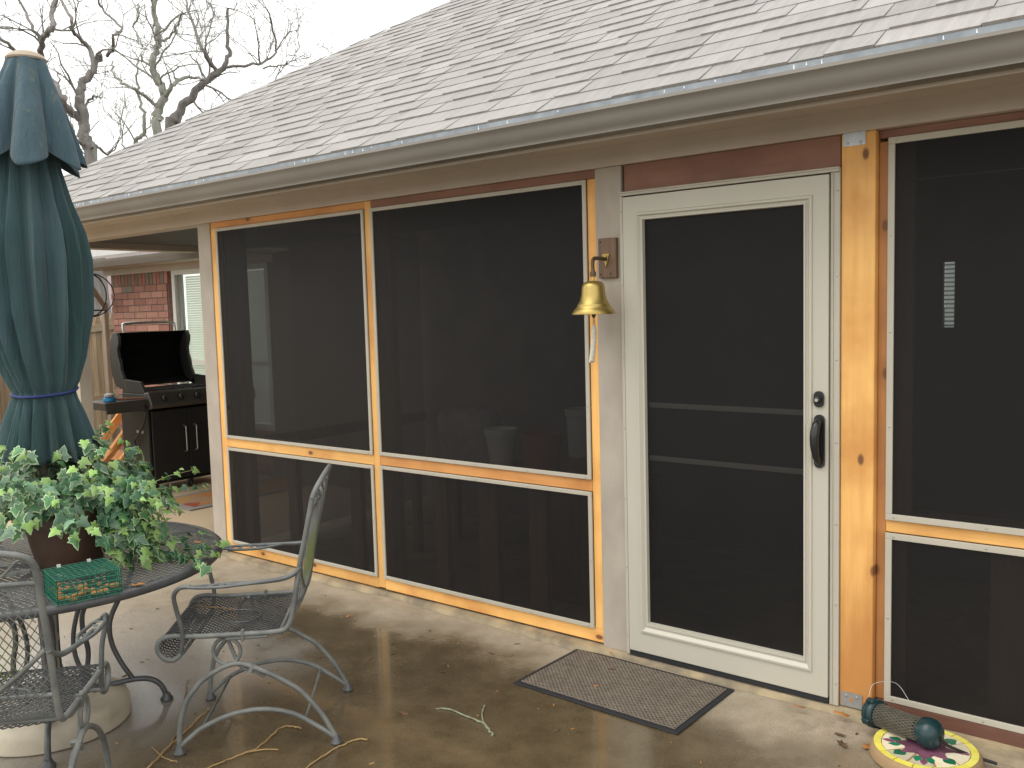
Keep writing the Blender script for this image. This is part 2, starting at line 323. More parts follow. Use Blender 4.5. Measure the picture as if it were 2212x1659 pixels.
# ------------------------------------------------------------------ mesh builder
class MB:
    def __init__(s): s.v = []; s.f = []; s.mi = []; s.cm = 0
    def add(s, vs, fs):
        o = len(s.v); s.v += [tuple(p) for p in vs]
        for f in fs: s.f.append(tuple(i+o for i in f)); s.mi.append(s.cm)
        return s
    def box(s, x0, x1, y0, y1, z0, z1):
        return s.add([(x0,y0,z0),(x1,y0,z0),(x1,y1,z0),(x0,y1,z0),(x0,y0,z1),(x1,y0,z1),(x1,y1,z1),(x0,y1,z1)],
                     [(0,3,2,1),(4,5,6,7),(0,1,5,4),(1,2,6,5),(2,3,7,6),(3,0,4,7)])
    def obox(s, c, ax, ay, az):    # centre and three half-axis vectors
        c = Vector(c); ax = Vector(ax); ay = Vector(ay); az = Vector(az)
        vs = [c+ax*i+ay*j+az*k for k in (-1,1) for i, j in ((-1,-1),(1,-1),(1,1),(-1,1))]
        return s.add(vs, [(0,3,2,1),(4,5,6,7),(0,1,5,4),(1,2,6,5),(2,3,7,6),(3,0,4,7)])
    def bar(s, a, b, wd, th, up=(0,0,1)):
        a = Vector(a); b = Vector(b); d = b-a; x = d.cross(Vector(up)); 
        if x.length < 1e-6: x = d.cross(Vector((1,0,0)))
        x.normalize(); y = x.cross(d).normalized()
        return s.obox((a+b)/2, d/2, x*wd/2, y*th/2)
    def tube(s, pts, r, seg=8, smooth=0, closed=False, cap=True):
        P = [Vector(p) for p in pts]
        rr = list(r) if isinstance(r, (list, tuple)) else [r]*len(P)
        if smooth: P, rr = spline(P, rr, smooth, closed)
        n = len(P); vs = []; fs = []
        T = []
        for i in range(n):
            if closed: t = P[(i+1) % n]-P[i-1]
            else: t = P[min(i+1,n-1)]-P[max(i-1,0)]
            if t.length < 1e-9: t = Vector((0,0,1))
            T.append(t.normalized())
        N = T[0].orthogonal().normalized()
        for i in range(n):
            N = (N - T[i]*N.dot(T[i]))
            if N.length < 1e-6: N = T[i].orthogonal()
            N.normalize(); B = T[i].cross(N)
            for k in range(seg):
                a = 2*math.pi*k/seg; vs.append(P[i]+(N*math.cos(a)+B*math.sin(a))*rr[i])
        m = n if closed else n-1
        for i in range(m):
            j = (i+1) % n
            for k in range(seg):
                k2 = (k+1) % seg
                fs.append((i*seg+k, i*seg+k2, j*seg+k2, j*seg+k))
        if cap and not closed:
            fs.append(tuple(range(seg-1,-1,-1))); fs.append(tuple((n-1)*seg+k for k in range(seg)))
        return s.add(vs, fs)
    def lathe(s, prof, seg=32, c=(0,0,0), M4=None, cap=True):
        vs = []; fs = []; n = len(prof)
        for (r, z) in prof:
            for k in range(seg):
                a = 2*math.pi*k/seg; p = Vector((r*math.cos(a), r*math.sin(a), z))
                if M4: p = M4 @ p
                vs.append(p+Vector(c))
        for i in range(n-1):
            for k in range(seg):
                k2 = (k+1) % seg; fs.append((i*seg+k, i*seg+k2, (i+1)*seg+k2, (i+1)*seg+k))
        if cap:
            fs.append(tuple(range(seg-1,-1,-1))); fs.append(tuple((n-1)*seg+k for k in range(seg)))
        return s.add(vs, fs)
    def prism(s, poly, d, axis=None):      # poly: 3D points of one face, d: extrusion vector
        P = [Vector(p) for p in poly]; d = Vector(d); n = len(P)
        return s.add(P+[p+d for p in P], [tuple(range(n-1,-1,-1)), tuple(range(n,2*n))]+[(i,(i+1)%n,n+(i+1)%n,n+i) for i in range(n)])
    def mesh(s, name, mats, smooth=False):
        me = bpy.data.meshes.new(name); me.from_pydata(s.v, [], s.f)
        for m in (mats if isinstance(mats, (list, tuple)) else [mats]): me.materials.append(m)
        me.polygons.foreach_set('material_index', s.mi)
        if smooth: me.polygons.foreach_set('use_smooth', [True]*len(s.f))
        me.update(); return me
    def build(s, name, mats, parent=None, smooth=False, bev=0., kind=None, label=None, seg=2):
        o = bpy.data.objects.new(name, s.mesh(name, mats, smooth)); C.objects.link(o)
        if parent: o.parent = parent
        if bev:
            b = o.modifiers.new('bevel', 'BEVEL'); b.width = bev; b.segments = seg; b.limit_method = 'ANGLE'; b.angle_limit = R(40)
        if smooth:
            try: o.data.set_sharp_from_angle(angle=R(50))
            except Exception: pass
        if kind: o['kind'] = kind
        if label: o['label'] = label
        return o
def spline(P, rr, k, closed=False):
    n = len(P); out = []; ro = []
    g = (lambda i: P[i % n]) if closed else (lambda i: P[max(0, min(n-1, i))])
    for i in range(n if closed else n-1):
        p0, p1, p2, p3 = g(i-1), g(i), g(i+1), g(i+2)
        for j in range(k):
            t = j/k; t2 = t*t; t3 = t2*t
            out.append(.5*((2*p1)+(p2-p0)*t+(2*p0-5*p1+4*p2-p3)*t2+(3*p1-p0-3*p2+p3)*t3))
            ro.append(rr[i]*(1-t)+rr[(i+1) % n]*t)
    if not closed: out.append(P[-1]); ro.append(rr[-1])
    return out, ro
def thing(name, label, cat, loc=(0,0,0), rz=0., group=None):
    o = bpy.data.objects.new(name, None); C.objects.link(o); o.empty_display_size = .1
    o.location = loc; o.rotation_euler = (0,0,rz); o['label'] = label; o['category'] = cat
    if group: o['group'] = group
    return o
def tag(o, label, cat, group=None):
    o['label'] = label; o['category'] = cat
    if group: o['group'] = group
    return o
def inst(name, me, parent, loc=(0,0,0), rot=None):
    o = bpy.data.objects.new(name, me); C.objects.link(o); o.parent = parent; o.location = loc
    if rot is not None: o.rotation_euler = rot
    return o

# ================================================================== SETTING
def jn(x): return -.03+.02*math.sin(x*3.1)+.012*math.sin(x*7.7+1)-.02*max(0, x)
xs = [ -3.6+.15*i for i in range(60)]
mb = MB()
mb.box(-6.9, 6.0, -8.0, 2.04, -.16, 0.0)
mb.build('patio', M['patio'], kind='structure')
mb = MB(); mb.add([(-150,-150,-.12),(150,-150,-.12),(150,150,-.12),(-150,150,-.12)], [(0,1,2,3)])
mb.build('ground', M['ground'], kind='structure')
mb = MB()      # the old slab strip the wall stands on, slightly proud of the patio
vs = []; fs = []
for i, x in enumerate(xs):
    j = jn(x); vs += [(x, j-.012, .001), (x, j, .024), (x, j+.03, .03), (x, .16, .031)]
    if i:
        a = (i-1)*4; b = i*4
        fs += [(a+k, b+k, b+k+1, a+k+1) for k in range(3)]
mb.add(vs, fs); mb.build('slab_edge', M['ledge'], kind='structure', smooth=True)

# ================================================================== HOUSE
house = thing('house', 'brick house with shingled hip roof over a cedar framed screened porch', 'house')
def hp(name, mb, m, **k): return mb.build(name, m, house, **k)
# ---- roof: front slope and left hip slope
SL = .63; XC, YE, ZE = -6.02, -.5, 2.415
XR, YT = 6.5, 6.2
zt = ZE+SL*(YT-YE); k = YT-YE
mb = MB()
mb.add([(XC,YE,ZE-.012),(XR,YE,ZE-.012),(XR,YT,zt-.012),(XC+k,YT,zt-.012)], [(0,1,2,3)])
mb.add([(XC,YE,ZE-.012),(XC+k,YT,zt-.012),(XC+k,2*YT-YE,ZE-.012),(XC,2*YT-YE,ZE-.012)], [(0,1,2,3)])
mb.add([(XC,YE,ZE-.05),(XR,YE,ZE-.05),(XR,YT,zt-.05),(XC+k,YT,zt-.05)], [(3,2,1,0)])
roof = hp('roof', mb, SH[1])
nv = Vector((0,-SL,1)).normalized(); sv = Vector((0,1,SL)).normalized()
EXPO = .143
def roofpt(x, s, h): return Vector((x, YE, ZE)) + sv*s + nv*h
def shingle_box(m_, xb0, xt0, x1, s0, th, ox=0, local=None):
    L = EXPO+.035
    P = [roofpt(xb0,s0,0.0), roofpt(x1,s0,0.0), roofpt(x1,s0+L,-.004), roofpt(xt0,s0+L,-.004),
         roofpt(xb0,s0,th), roofpt(x1,s0,th), roofpt(x1,s0+L,.0012), roofpt(xt0,s0+L,.0012)]
    if local: P = [p-local for p in P]
    m_.add(P, [(0,3,2,1),(4,5,6,7),(0,1,5,4),(1,2,6,5),(2,3,7,6),(3,0,4,7)])
cand = []
ncourse = int((k/math.cos(math.atan(SL)))/EXPO)
rs = random.Random(3)
for c in range(ncourse):
    s0 = c*EXPO - .012
    ys = YE+s0*sv.y
    xh = XC+(ys-YE)
    x = XR - rs.random()*.3
    thick = rs.random() < .5
    while x > xh:
        wd = rs.choice((.12,.16,.2,.25,.3,.36)); x0 = x-wd+.0025
        thick = not thick
        th = .0105 if thick else .0058
        mi = rs.choice((0,1,1,2,2,3,3,4)) if not thick else rs.choice((0,1,2,2,3,3))
        xb0 = max(x0, xh); xt0 = max(x0, xh+(EXPO+.035)*sv.y)
        if x-xb0 > .02: cand.append((xb0, min(xt0, x-.004), x, s0, th, mi))
        x -= wd
def shdist(cn):
    p = roofpt((cn[0]+cn[2])/2, cn[3], 0); d = p-CAMP
    z = d.dot(CF); u = d.dot(CR)/z*FPX+1106; v = 829.5-d.dot(CU)/z*FPX
    vis = (0 < u < 2240 and -30 < v < 800 and z > .3)
    return (0 if vis else 1, -(cn[2]-cn[0])*(1/z)**2)
cand.sort(key=shdist)
field = MB(); shcache = {}
for i, (a, at, b, s0, th, mi) in enumerate(cand):
    if i < 300 and at-a < .003:
        wd = round(b-a, 3); key = (wd, th, mi)
        if key not in shcache:
            m_ = MB(); shingle_box(m_, -wd/2, -wd/2, wd/2, 0, th, local=Vector((0,YE,ZE))); shcache[key] = m_.mesh('shingle', SH[mi])
        inst('shingle', shcache[key], roof, sv*s0 + Vector(((a+b)/2, YE, ZE)))
    else:
        field.cm = mi; shingle_box(field, a, at, b, s0, th)
field.build('shingle_field', SH, roof, kind='stuff')
mb = MB()      # metal drip edge under the first course
mb.box(XC, XR, YE-.009, YE+.02, ZE-.030, ZE-.0065)
hp('drip_edge', mb, M['drip'])
# ---- gutter: ogee profile run along the eave and round the corner
gp = [(-.40,2.372),(-.402,2.392),(-.495,2.392),(-.512,2.388),(-.514,2.376),(-.503,2.366),(-.497,2.350),(-.491,2.332),(-.478,2.316),(-.470,2.306),(-.470,2.297),(-.40,2.297)]
GX = XC-.012
mb = MB(); n = len(gp)
def gsec(d, z, xx):   # d: outward offset from wall line y=0
    return (xx, d, z)
P0 = [(XR, d, z) for d, z in gp]
P1 = [(GX+.5+d, d, z) for d, z in gp]
P2 = [(GX+.5+d, 3.0, z) for d, z in gp]
mb.add(P0+P1+P2, [(i, i+1, n+i+1, n+i) for i in range(n-1)]+[(n+i, n+i+1, 2*n+i+1, 2*n+i) for i in range(n-1)])
hp('gutter', mb, M['gutter'], smooth=True)
# water beads hanging along the gutter lip
mb = MB(); rw = random.Random(11)
for i in range(46):
    x = rw.uniform(-4.5, 2.0); h = rw.uniform(.006, .02)
    mb.tube([(x,-.5085,2.405),(x+.001,-.5095,2.405-h)], [.0012,.0026], 5)
hp('water_drops', mb, mat('water_bead', (.9,.93,.95), None, 5, .05, spec=1), kind='stuff')
mb = MB(); mb.box(XC+.085, XR, -.395, -.372, 2.285, 2.40); mb.box(XC+.085, XC+.108, -.37, 3.0, 2.285, 2.40)
hp('fascia', mb, M['trim'], bev=.003)
mb = MB(); mb.box(XC+.11, XR, -.371, -.024, 2.332, 2.344); mb.box(XC+.11, -5.79, -.02, 3.0, 2.332, 2.344)
hp('soffit', mb, M['trim'])
mb = MB(); mb.box(-5.78, XR, -.022, .12, 2.247, 2.338)
hp('beam', mb, M['trim'], bev=.004)
mb = MB(); mb.box(-5.78, -5.62, .122, 1.47, 2.247, 2.338)
hp('beam', mb, M['trim'], bev=.004)
mb = MB(); mb.box(-5.618, XR, .122, 2.04, 2.302, 2.315)
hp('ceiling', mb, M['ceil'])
# ---- painted posts
def post(x0, x1, y0, y1, z0=.028, m='post'):
    mb = MB(); mb.box(x0, x1, y0, y1, z0, 2.2465); return hp('post', mb, M[m], bev=.004)
post(-3.322, -3.181, -.008, .085)
post(-.150, -.012, -.010, .085)
post(-5.215, -5.115, .0, .10, 0)
post(-5.77, -5.67, .0, .10, 0)
# ---- cedar post beside the door with its two zinc plates
mb = MB(); mb.box(.953, 1.078, -.012, .10, .032, 2.2465)
cp = hp('cedar_post', mb, M['cedar_post'], bev=.005)
for z0, z1 in ((.036,.094),(2.198,2.2465)):
    mb = MB(); mb.box(.960, 1.042, -.0155, -.0125, z0, z1)
    for dx, dz in ((.020,.044),(.062,.044)) if z0 < 1 else ((.018,.010),(.064,.010)):
        mb.lathe([(.0055,0),(.005,.003),(.002,.004)], 8, (.960+dx,-.0155,z0+dz), Matrix.Rotation(R(90),4,'X'))
    pl = mb.build('bracket_plate', M['zinc'], cp)
    mb = MB(); mb.lathe([(.0075,0),(.0075,.001)], 12, (1.0,-.0156,z0+(.03 if z0 < 1 else .022)), Matrix.Rotation(R(90),4,'X'))
    if z0 < 1: mb.build('plate_hole', M['cedar_brown_z'], cp)
# ---- cedar trim boards (each piece its own board)
def board(name, x0, x1, z0, z1, m, y0=0., y1=.038, label=None):
    mb = MB(); mb.box(x0, x1, y0, y1, z0, z1); return hp(name, mb, M[m], bev=.003, label=label)
board('stile', -3.180, -3.118, .104, 2.205, 'cedar_z')
board('stile', -.199, -.152, .104, 2.205, 'cedar_z')
board('stile', -1.688, -1.636, .046, 2.246, 'cedar_z', -.0015)
board('top_plate', -3.180, -1.689, 2.2055, 2.246, 'cedar_rail_x')
board('top_plate', -1.635, -.152, 2.2055, 2.246, 'cedar_red_x')
board('bottom_plate', -3.180, -1.689, .040, .1035, 'cedar_x')
board('bottom_plate', -1.635, -.152, .040, .1035, 'cedar_x')
board('rail', -3.117, -1.689, .757, .8165, 'cedar_x')
board('rail', -1.635, -.200, .763, .8185, 'cedar_rail_x', label='redder cedar rail between the two wide screens')
board('header_board', .000, .948, 2.127, 2.246, 'cedar_red_x', -.004, .034, label='dark red cedar header above the screen door')
board('stile', 1.079, 1.114, .083, 2.205, 'cedar_brown_z', .026, .06)
board('top_plate', 1.079, 4.6, 2.216, 2.2465, 'cedar_red_x', .024, .06)
board('rail', 1.1145, 4.6, .745, .792, 'cedar_x', .022, .06)
board('sill_plate', 1.079, 4.6, .030, .0825, 'stain_x', .010, .06, label='stained red brown sill under the right screens')
# ---- screen panels
def screen_panel(x0, x1, z0, z1, y=-.012, fw=.020):
    mb = MB()
    for a in ((x0,x1,z1-fw,z1),(x0,x1,z0,z0+fw),(x0,x0+fw,z0+fw,z1-fw),(x1-fw,x1,z0+fw,z1-fw)):
        mb.box(a[0],a[1],y,y+.011,a[2],a[3])
    p = hp('screen_panel', mb, M['frame'], bev=.0022)
    mb = MB(); mb.add([(x0+fw-.004,y+.007,z0+fw-.004),(x1-fw+.004,y+.007,z0+fw-.004),(x1-fw+.004,y+.007,z1-fw+.004),(x0+fw-.004,y+.007,z1-fw+.004)], [(0,1,2,3)])
    mb.build('screen_mesh', M['screen'], p)
    mb = MB(); rx = Matrix.Rotation(R(90),4,'X')
    nx = max(2, round((x1-x0)/.36)); nz = max(2, round((z1-z0)/.33))
    for i in range(nx+1):
        xx = x0+.03+(x1-x0-.06)*i/nx
        for zz in (z0+fw/2, z1-fw/2): mb.lathe([(.0042,0),(.0038,.002),(.001,.003)], 7, (xx,y,zz), rx)
    for i in range(1, nz):
        zz = z0+(z1-z0)*i/nz
        for xx in (x0+fw/2, x1-fw/2): mb.lathe([(.0042,0),(.0038,.002),(.001,.003)], 7, (xx,y,zz), rx)
    mb.build('screws', M['screw'], p, kind='stuff')
screen_panel(-3.1165, -1.6895, .818, 2.2035)
screen_panel(-3.1165, -1.6895, .1045, .7555)
screen_panel(-1.6345, -.2005, .820, 2.2035)
screen_panel(-1.6345, -.2005, .1045, .7615)
screen_panel(1.1155, 2.75, .7935, 2.2145, .008, .024)
screen_panel(1.1155, 2.75, .0835, .744, .008, .024)
screen_panel(2.76, 4.4, .7935, 2.2145, .008, .024)
screen_panel(2.76, 4.4, .0835, .744, .008, .024)
# ---- screen door
mb = MB()      # fixed aluminium jamb around it
mb.box(-.0115, .0035, -.028, .03, .034, 2.108); mb.box(.9165, .9515, -.022, .03, .030, 2.108); mb.box(-.0115, .9515, -.030, .03, 2.1085, 2.126)
mb.box(.924, .929, -.027, -.0225, .034, 2.104); mb.box(-.0115, .9515, -.036, -.0305, 2.119, 2.1265)
df = hp('door_frame', mb, M['frame'], bev=.0025)
mb = MB(); rx = Matrix.Rotation(R(90),4,'X')
for zz in [.12+.32*i for i in range(7)]:
    mb.lathe([(.0042,0),(.0038,.002),(.001,.003)], 7, (-.004,-.028,zz), rx); mb.lathe([(.0042,0),(.0038,.002),(.001,.003)], 7, (.942,-.022,zz), rx)
mb.build('screws', M['screw'], df, kind='stuff')
X0, X1, Z0, Z1 = .0055, .9125, .056, 2.103
gx0, gx1, gz0, gz1 = .074, .846, .155, 2.025
mb = MB()
_o = [(X0,Z0),(X1,Z0),(X1,Z1),(X0,Z1)]; _i = [(gx0,gz0),(gx1,gz0),(gx1,gz1),(gx0,gz1)]
mb.add([(x,-.030,z) for x,z in _o]+[(x,-.030,z) for x,z in _i]+[(x,.012,z) for x,z in _o]+[(x,.012,z) for x,z in _i],
       [f for k_ in range(4) for q_ in [(k_+1)%4] for f in ((k_,q_,4+q_,4+k_),(8+q_,8+k_,12+k_,12+q_),(q_,k_,8+k_,8+q_),(4+k_,4+q_,12+q_,12+k_))])
door = hp('screen_door', mb, M['door'], bev=.0025)
# raised moulding with a mitred slope round the screen
def ring(o, i, yo, yi):
    a = [(o[0],yo,o[2]),(o[1],yo,o[2]),(o[1],yo,o[3]),(o[0],yo,o[3])]
    b = [(i[0],yi,i[2]),(i[1],yi,i[2]),(i[1],yi,i[3]),(i[0],yi,i[3])]
    return a+b, [(k_,(k_+1)%4,4+(k_+1)%4,4+k_) for k_ in range(4)]
mb = MB()
st = [((gx0-.006,gx1+.006,gz0-.006,gz1+.006),-.0302),((gx0-.003,gx1+.003,gz0-.003,gz1+.003),-.037),((gx0+.006,gx1-.006,gz0+.006,gz1-.006),-.038),((gx0+.016,gx1-.016,gz0+.020,gz1-.012),-.027),((gx0+.021,gx1-.021,gz0+.026,gz1-.017),-.0265),((gx0+.023,gx1-.023,gz0+.030,gz1-.019),-.031),((gx0+.030,gx1-.030,gz0+.043,gz1-.026),-.031),((gx0+.032,gx1-.032,gz0+.045,gz1-.028),-.010)]
for (a, ya), (b, yb) in zip(st, st[1:]):
    mb.add(*ring(a, b, ya, yb))
mb.build('moulding', M['door'], door)
sx0, sx1, sz0, sz1 = gx0+.031, gx1-.031, gz0+.044, gz1-.027
mb = MB(); mb.add([(sx0,-.012,sz0),(sx1,-.012,sz0),(sx1,-.012,sz1),(sx0,-.012,sz1)], [(0,1,2,3)])
mb.build('screen_mesh', M['screen'], door)
for zz in (1.186, .948):
    mb = MB(); mb.box(sx0, sx1, .002, .012, zz-.011, zz+.011); mb.build('crossbar', mat('crossbar_paint', (.62,.58,.50), None, 4, .5), door, bev=.002)
mb = MB(); mb.box(.004, .914, -.024, .006, .031, .0555); mb.build('door_sweep', M['rubber'], door, bev=.003)
def stadium(x, z, wd, ht, y, d, k_=10):
    r = wd/2; p = []
    for i in range(k_+1): a = math.pi*i/k_; p.append((x+r*math.cos(a), y, z+ht/2-r+r*math.sin(a)))
    for i in range(k_+1): a = math.pi+math.pi*i/k_; p.append((x+r*math.cos(a), y, z-ht/2+r+r*math.sin(a)))
    return p
mb = MB(); mb.prism(stadium(.878,1.247,.040,.064,-.0305,0), (0,-.011,0)); mb.lathe([(.0145,0),(.0145,.012),(.011,.016)], 16, (.876,-.0415,1.245), rx)
dl = mb.build('deadbolt', M['black'], door, bev=.003)
mb = MB(); mb.lathe([(.0075,0),(.0065,.0025)], 12, (.876,-.058,1.245), rx)
o = mb.build('key_cylinder', M['chrome'], door)
mb = MB(); mb.prism(stadium(.880,1.082,.042,.210,-.0305,0), (0,-.008,0))
mb.tube([(.880,-.036,1.165),(.878,-.062,1.150),(.875,-.075,1.115),(.875,-.077,1.075),(.877,-.068,1.035),(.879,-.052,1.010),(.880,-.036,.998)], [.013,.016,.0175,.0165,.014,.013,.012], 12, 5)
mb.build('door_handle', M['black'], door, smooth=True)
# ---- framing and shallow room behind the screens
studs = [(-3.10,-3.02),(-2.62,-2.53),(-2.02,-1.93),(-1.71,-1.60),(-1.32,-1.23),(-1.0,-.87),(-.66,-.55),(-.25,-.13),(1.09,1.17),(1.46,1.585),(1.97,2.06),(2.5,2.59)]
for a, b in studs:
    mb = MB(); mb.box(a, b, .10, .14, .032, .765); hp('stud', mb, M['stud'])
for a, b in ((-3.1,-.17),(1.09,4.6)):
    mb = MB(); mb.box(a, b, .062, .20, .768, .803); hp('inner_sill', mb, M['stud'])
for a in (-1.70, 1.085):
    mb = MB(); mb.box(a, a+.10, .10, .14, .805, 2.24); hp('stud', mb, M['stud'])
mb = MB(); mb.box(-3.26, -3.18, .10, .27, .03, 2.24); hp('stud', mb, M['stud'])
mb = MB(); mb.box(-3.24, -3.20, .28, 2.0, .70, .78); hp('side_rail', mb, M['stud'])
mb = MB(); mb.add([(-3.22,.09,.05),(-3.22,2.0,.05),(-3.22,2.0,2.24),(-3.22,.09,2.24)], [(0,1,2,3)]); hp('side_screen', mb, M['screen_side'])
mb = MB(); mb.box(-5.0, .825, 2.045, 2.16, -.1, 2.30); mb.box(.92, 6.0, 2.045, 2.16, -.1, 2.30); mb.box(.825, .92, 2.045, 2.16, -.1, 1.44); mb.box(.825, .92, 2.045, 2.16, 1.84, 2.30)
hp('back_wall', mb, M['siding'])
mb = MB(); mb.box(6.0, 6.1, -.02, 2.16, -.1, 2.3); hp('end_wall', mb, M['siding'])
# a slit of daylight: narrow hall window with blinds in the dark back wall
mb = MB()
for a in ((.825,.842,1.44,1.84),(.903,.92,1.44,1.84),(.8422,.9028,1.825,1.84),(.8422,.9028,1.44,1.455)): mb.box(a[0],a[1],2.05,2.09,a[2],a[3])
hw = hp('window', mb, M['siding'])
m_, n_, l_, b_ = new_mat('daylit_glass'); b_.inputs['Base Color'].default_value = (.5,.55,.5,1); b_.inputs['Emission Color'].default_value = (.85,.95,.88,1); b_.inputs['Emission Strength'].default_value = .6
mb = MB(); mb.box(.8425,.9025,2.10,2.105,1.4555,1.8245); mb.build('pane', m_, hw)
for i in range(15):
    mb = MB(); z = 1.462+.0245*i; mb.add([(.843,2.07,z),(.902,2.07,z),(.902,2.085,z+.009),(.843,2.085,z+.009)], [(0,1,2,3)]); mb.build('blind_slat', M['blind'], hw)

# ---- brick wing with window, seen past the open end of the porch
YB = 2.06
CX0, WX0, WX1, WZ0, WZ1 = -8.44, -7.10, -5.36, .46, 2.16
mb = MB(); mb.box(CX0+.006, WX0-.09, YB+.008, YB+.2, -.12, 2.245); mb.box(WX0-.09, WX1, YB+.008, YB+.2, -.12, WZ0); mb.box(WX1, -5.0, YB+.008, YB+.2, -.12, 2.245); mb.box(CX0+.006, CX0+.2, YB+.2, 7.0, -.12, 2.245)
bw = hp('brick_wall', mb, M['mortar'])
BL, BH = .2445, .0667; CW = .254; CH = .0762
bm = {}
def brickmesh(L, Hh, mi):
    key = (round(L,3), round(Hh,3), mi)
    if key not in bm:
        m2 = MB(); m2.box(-L/2, L/2, -.006, .03, -Hh/2, Hh/2); bm[key] = m2.mesh('brick', BR[mi] if mi < 9 else BRD)
    return bm[key]
rb = random.Random(5); nb = 0
ztop = 2.012; row = 0
rest = MB()
while True:
    zc = ztop-CH*(row+.5)
    if zc < 0: break
    x = CX0 + (0 if row % 2 == 0 else -CW/2) + .02*rb.random()
    end = WX0-.11 if zc > WZ0 else -5.4
    while x < end-.02:
        a = max(x, CX0); b = min(x+BL, end)
        if b-a > .03:
            mi = rb.choice((0,0,0,1,1,2,2,0,3))
            inst('brick', brickmesh(b-a, BH, mi), bw, ((a+b)/2, YB+rb.uniform(-.001,.001), zc))
        x += CW
    row += 1
x = CX0+.02     # soldier course under the eave
while x < WX0-.12:
    mi = rb.choice((1,1,3,0)); inst('brick', brickmesh(BH+.002, .205, mi), bw, (x+.037, YB-.001, 2.119)); x += CH+.0015
for i in range(24):   # shadowed return beside the window
    zc = WZ0+.04+CH*i*.92
    if zc < 2.19: inst('brick', brickmesh(.075, BH, 9), bw, (WX0-.045, YB+.006, zc))
# window
mb = MB()
for a in ((WX0,WX0+.06,WZ0,WZ1),(WX1-.06,WX1,WZ0,WZ1),(WX0+.0602,WX1-.0602,WZ1-.06,WZ1),(WX0+.0602,WX1-.0602,WZ0,WZ0+.06)): mb.box(a[0],a[1],YB-.01,YB+.08,a[2],a[3])
win = hp('window', mb, M['white'], bev=.004)
mb = MB(); mb.box(WX0+.061, WX1-.061, YB+.0, YB+.05, 1.115, 1.165); mb.build('meeting_rail', M['white'], win, bev=.003)
mb = MB(); mb.box(WX0+.061, WX0+.13, YB+.03, YB+.06, WZ0+.061, WZ1-.061); mb.build('sash', mat('sash_shadow_grey', (.24,.25,.23), None, 5, .5), win)
for a, b in ((WZ0+.062,1.113),(1.167,WZ1-.062)):
    mb = MB(); mb.box(WX0+.131, WX1-.062, YB+.032, YB+.036, a, b); mb.build('pane', M['glass'], win)
sm = MB(); sm.add([(WX0+.135,0,-.011),(WX1-.065,0,-.011),(WX1-.065,.014,.011),(WX0+.135,.014,.011),(WX0+.135,.002,-.012),(WX1-.065,.002,-.012),(WX1-.065,.016,.010),(WX0+.135,.016,.010)], [(0,1,2,3),(7,6,5,4),(0,4,5,1),(2,6,7,3),(1,5,6,2),(3,7,4,0)])
sm = sm.mesh('blind_slat', M['blind'])
z = WZ0+.075
while z < WZ1-.07:
    inst('blind_slat', sm, win, (0, YB+.075, z)); z += .0265
m_, n_, l_, b_ = new_mat('blind_glow_panel'); b_.inputs['Base Color'].default_value = (.6,.62,.56,1); b_.inputs['Emission Color'].default_value = (1,1,.95,1); b_.inputs['Emission Strength'].default_value = .7
mb = MB(); mb.box(WX0, WX1, YB+.12, YB+.13, WZ0, WZ1); mb.build('blind_glow_panel', m_, win)  # unseen glowing panel, added behind the blinds to brighten them
# wing eave: gutter, soffit, frieze and a strip of roof
gp2 = [(0,.085),(-.10,.085),(-.113,.078),(-.105,.055),(-.092,.03),(-.075,.0),(0,0)]
mb = MB(); n = len(gp2); y0 = 1.61; z0 = 2.205
mb.add([(-8.72,y0+d,z0+z) for d,z in gp2]+[(-5.2,y0+d,z0+z) for d,z in gp2], [(i,n+i,n+i+1,i+1) for i in range(n-1)]+[tuple(range(n)), tuple(range(2*n-1,n-1,-1))])
hp('gutter', mb, M['gutter'])
mb = MB(); mb.box(-8.72, -5.2, 1.612, 2.05, 2.222, 2.24); hp('soffit', mb, M['trim'])
mb = MB(); mb.box(-8.55, -5.2, 2.02, 2.044, 2.15, 2.221); mb.box(-7.19, -5.2, 2.0, 2.019, 2.165, 2.221); hp('frieze_board', mb, M['trim'])
mb = MB(); mb.prism([(-8.76,1.5,2.30),(-8.76,5.2,3.9),(-8.76,5.2,3.93),(-8.76,1.5,2.325)], (2.6,0,0)); hp('roof', mb, SH[4], label='strip of pale shingle roof over the brick wing')
mb = MB()
for a, b in (((-8.03,1.56,2.21),(-8.03,1.56,2.06)),((-8.03,1.56,2.08),(-8.505,1.995,1.80)),((-8.505,1.995,1.83),(-8.505,1.995,-.05))): mb.bar(a, b, .07, .055, (0,1,.01))
hp('downspout', mb, M['brown_metal'], bev=.006)

# ================================================================== BACKGROUND
nh = thing('neighbour_house', 'neighbouring house with pinkish grey shingle roof beyond the fence', 'house')
e = Vector((.37,.93,0)).normalized(); q = Vector((-.93,.37,0)).normalized(); B0 = Vector((-15.9,5.6,0))
mb = MB(); a = B0-e*3+Vector((0,0,1.62)); b = B0+e*6+Vector((0,0,1.62)); up = q*4+Vector((0,0,2.6))
mb.prism([a, b, b+up, a+up], (0,0,.05)); mb.prism([a+up, b+up, b+up*2-Vector((0,0,5.2)), a+up*2-Vector((0,0,5.2))], (0,0,.05)); mb.build('roof', M['nroof'], nh)
mb = MB(); a = B0+q*.4-e*2.7; mb.prism([a, a+e*8.4, a+e*8.4+q*7, a+q*7], (0,0,1.75)); a.z = -.15; mb.build('wall', M['trim'], nh)
mb = MB(); a = B0-e*3+Vector((0,0,1.58)); mb.bar(a-q*.06, a+e*9-q*.06, .1, .09); mb.build('gutter', M['white'], nh)
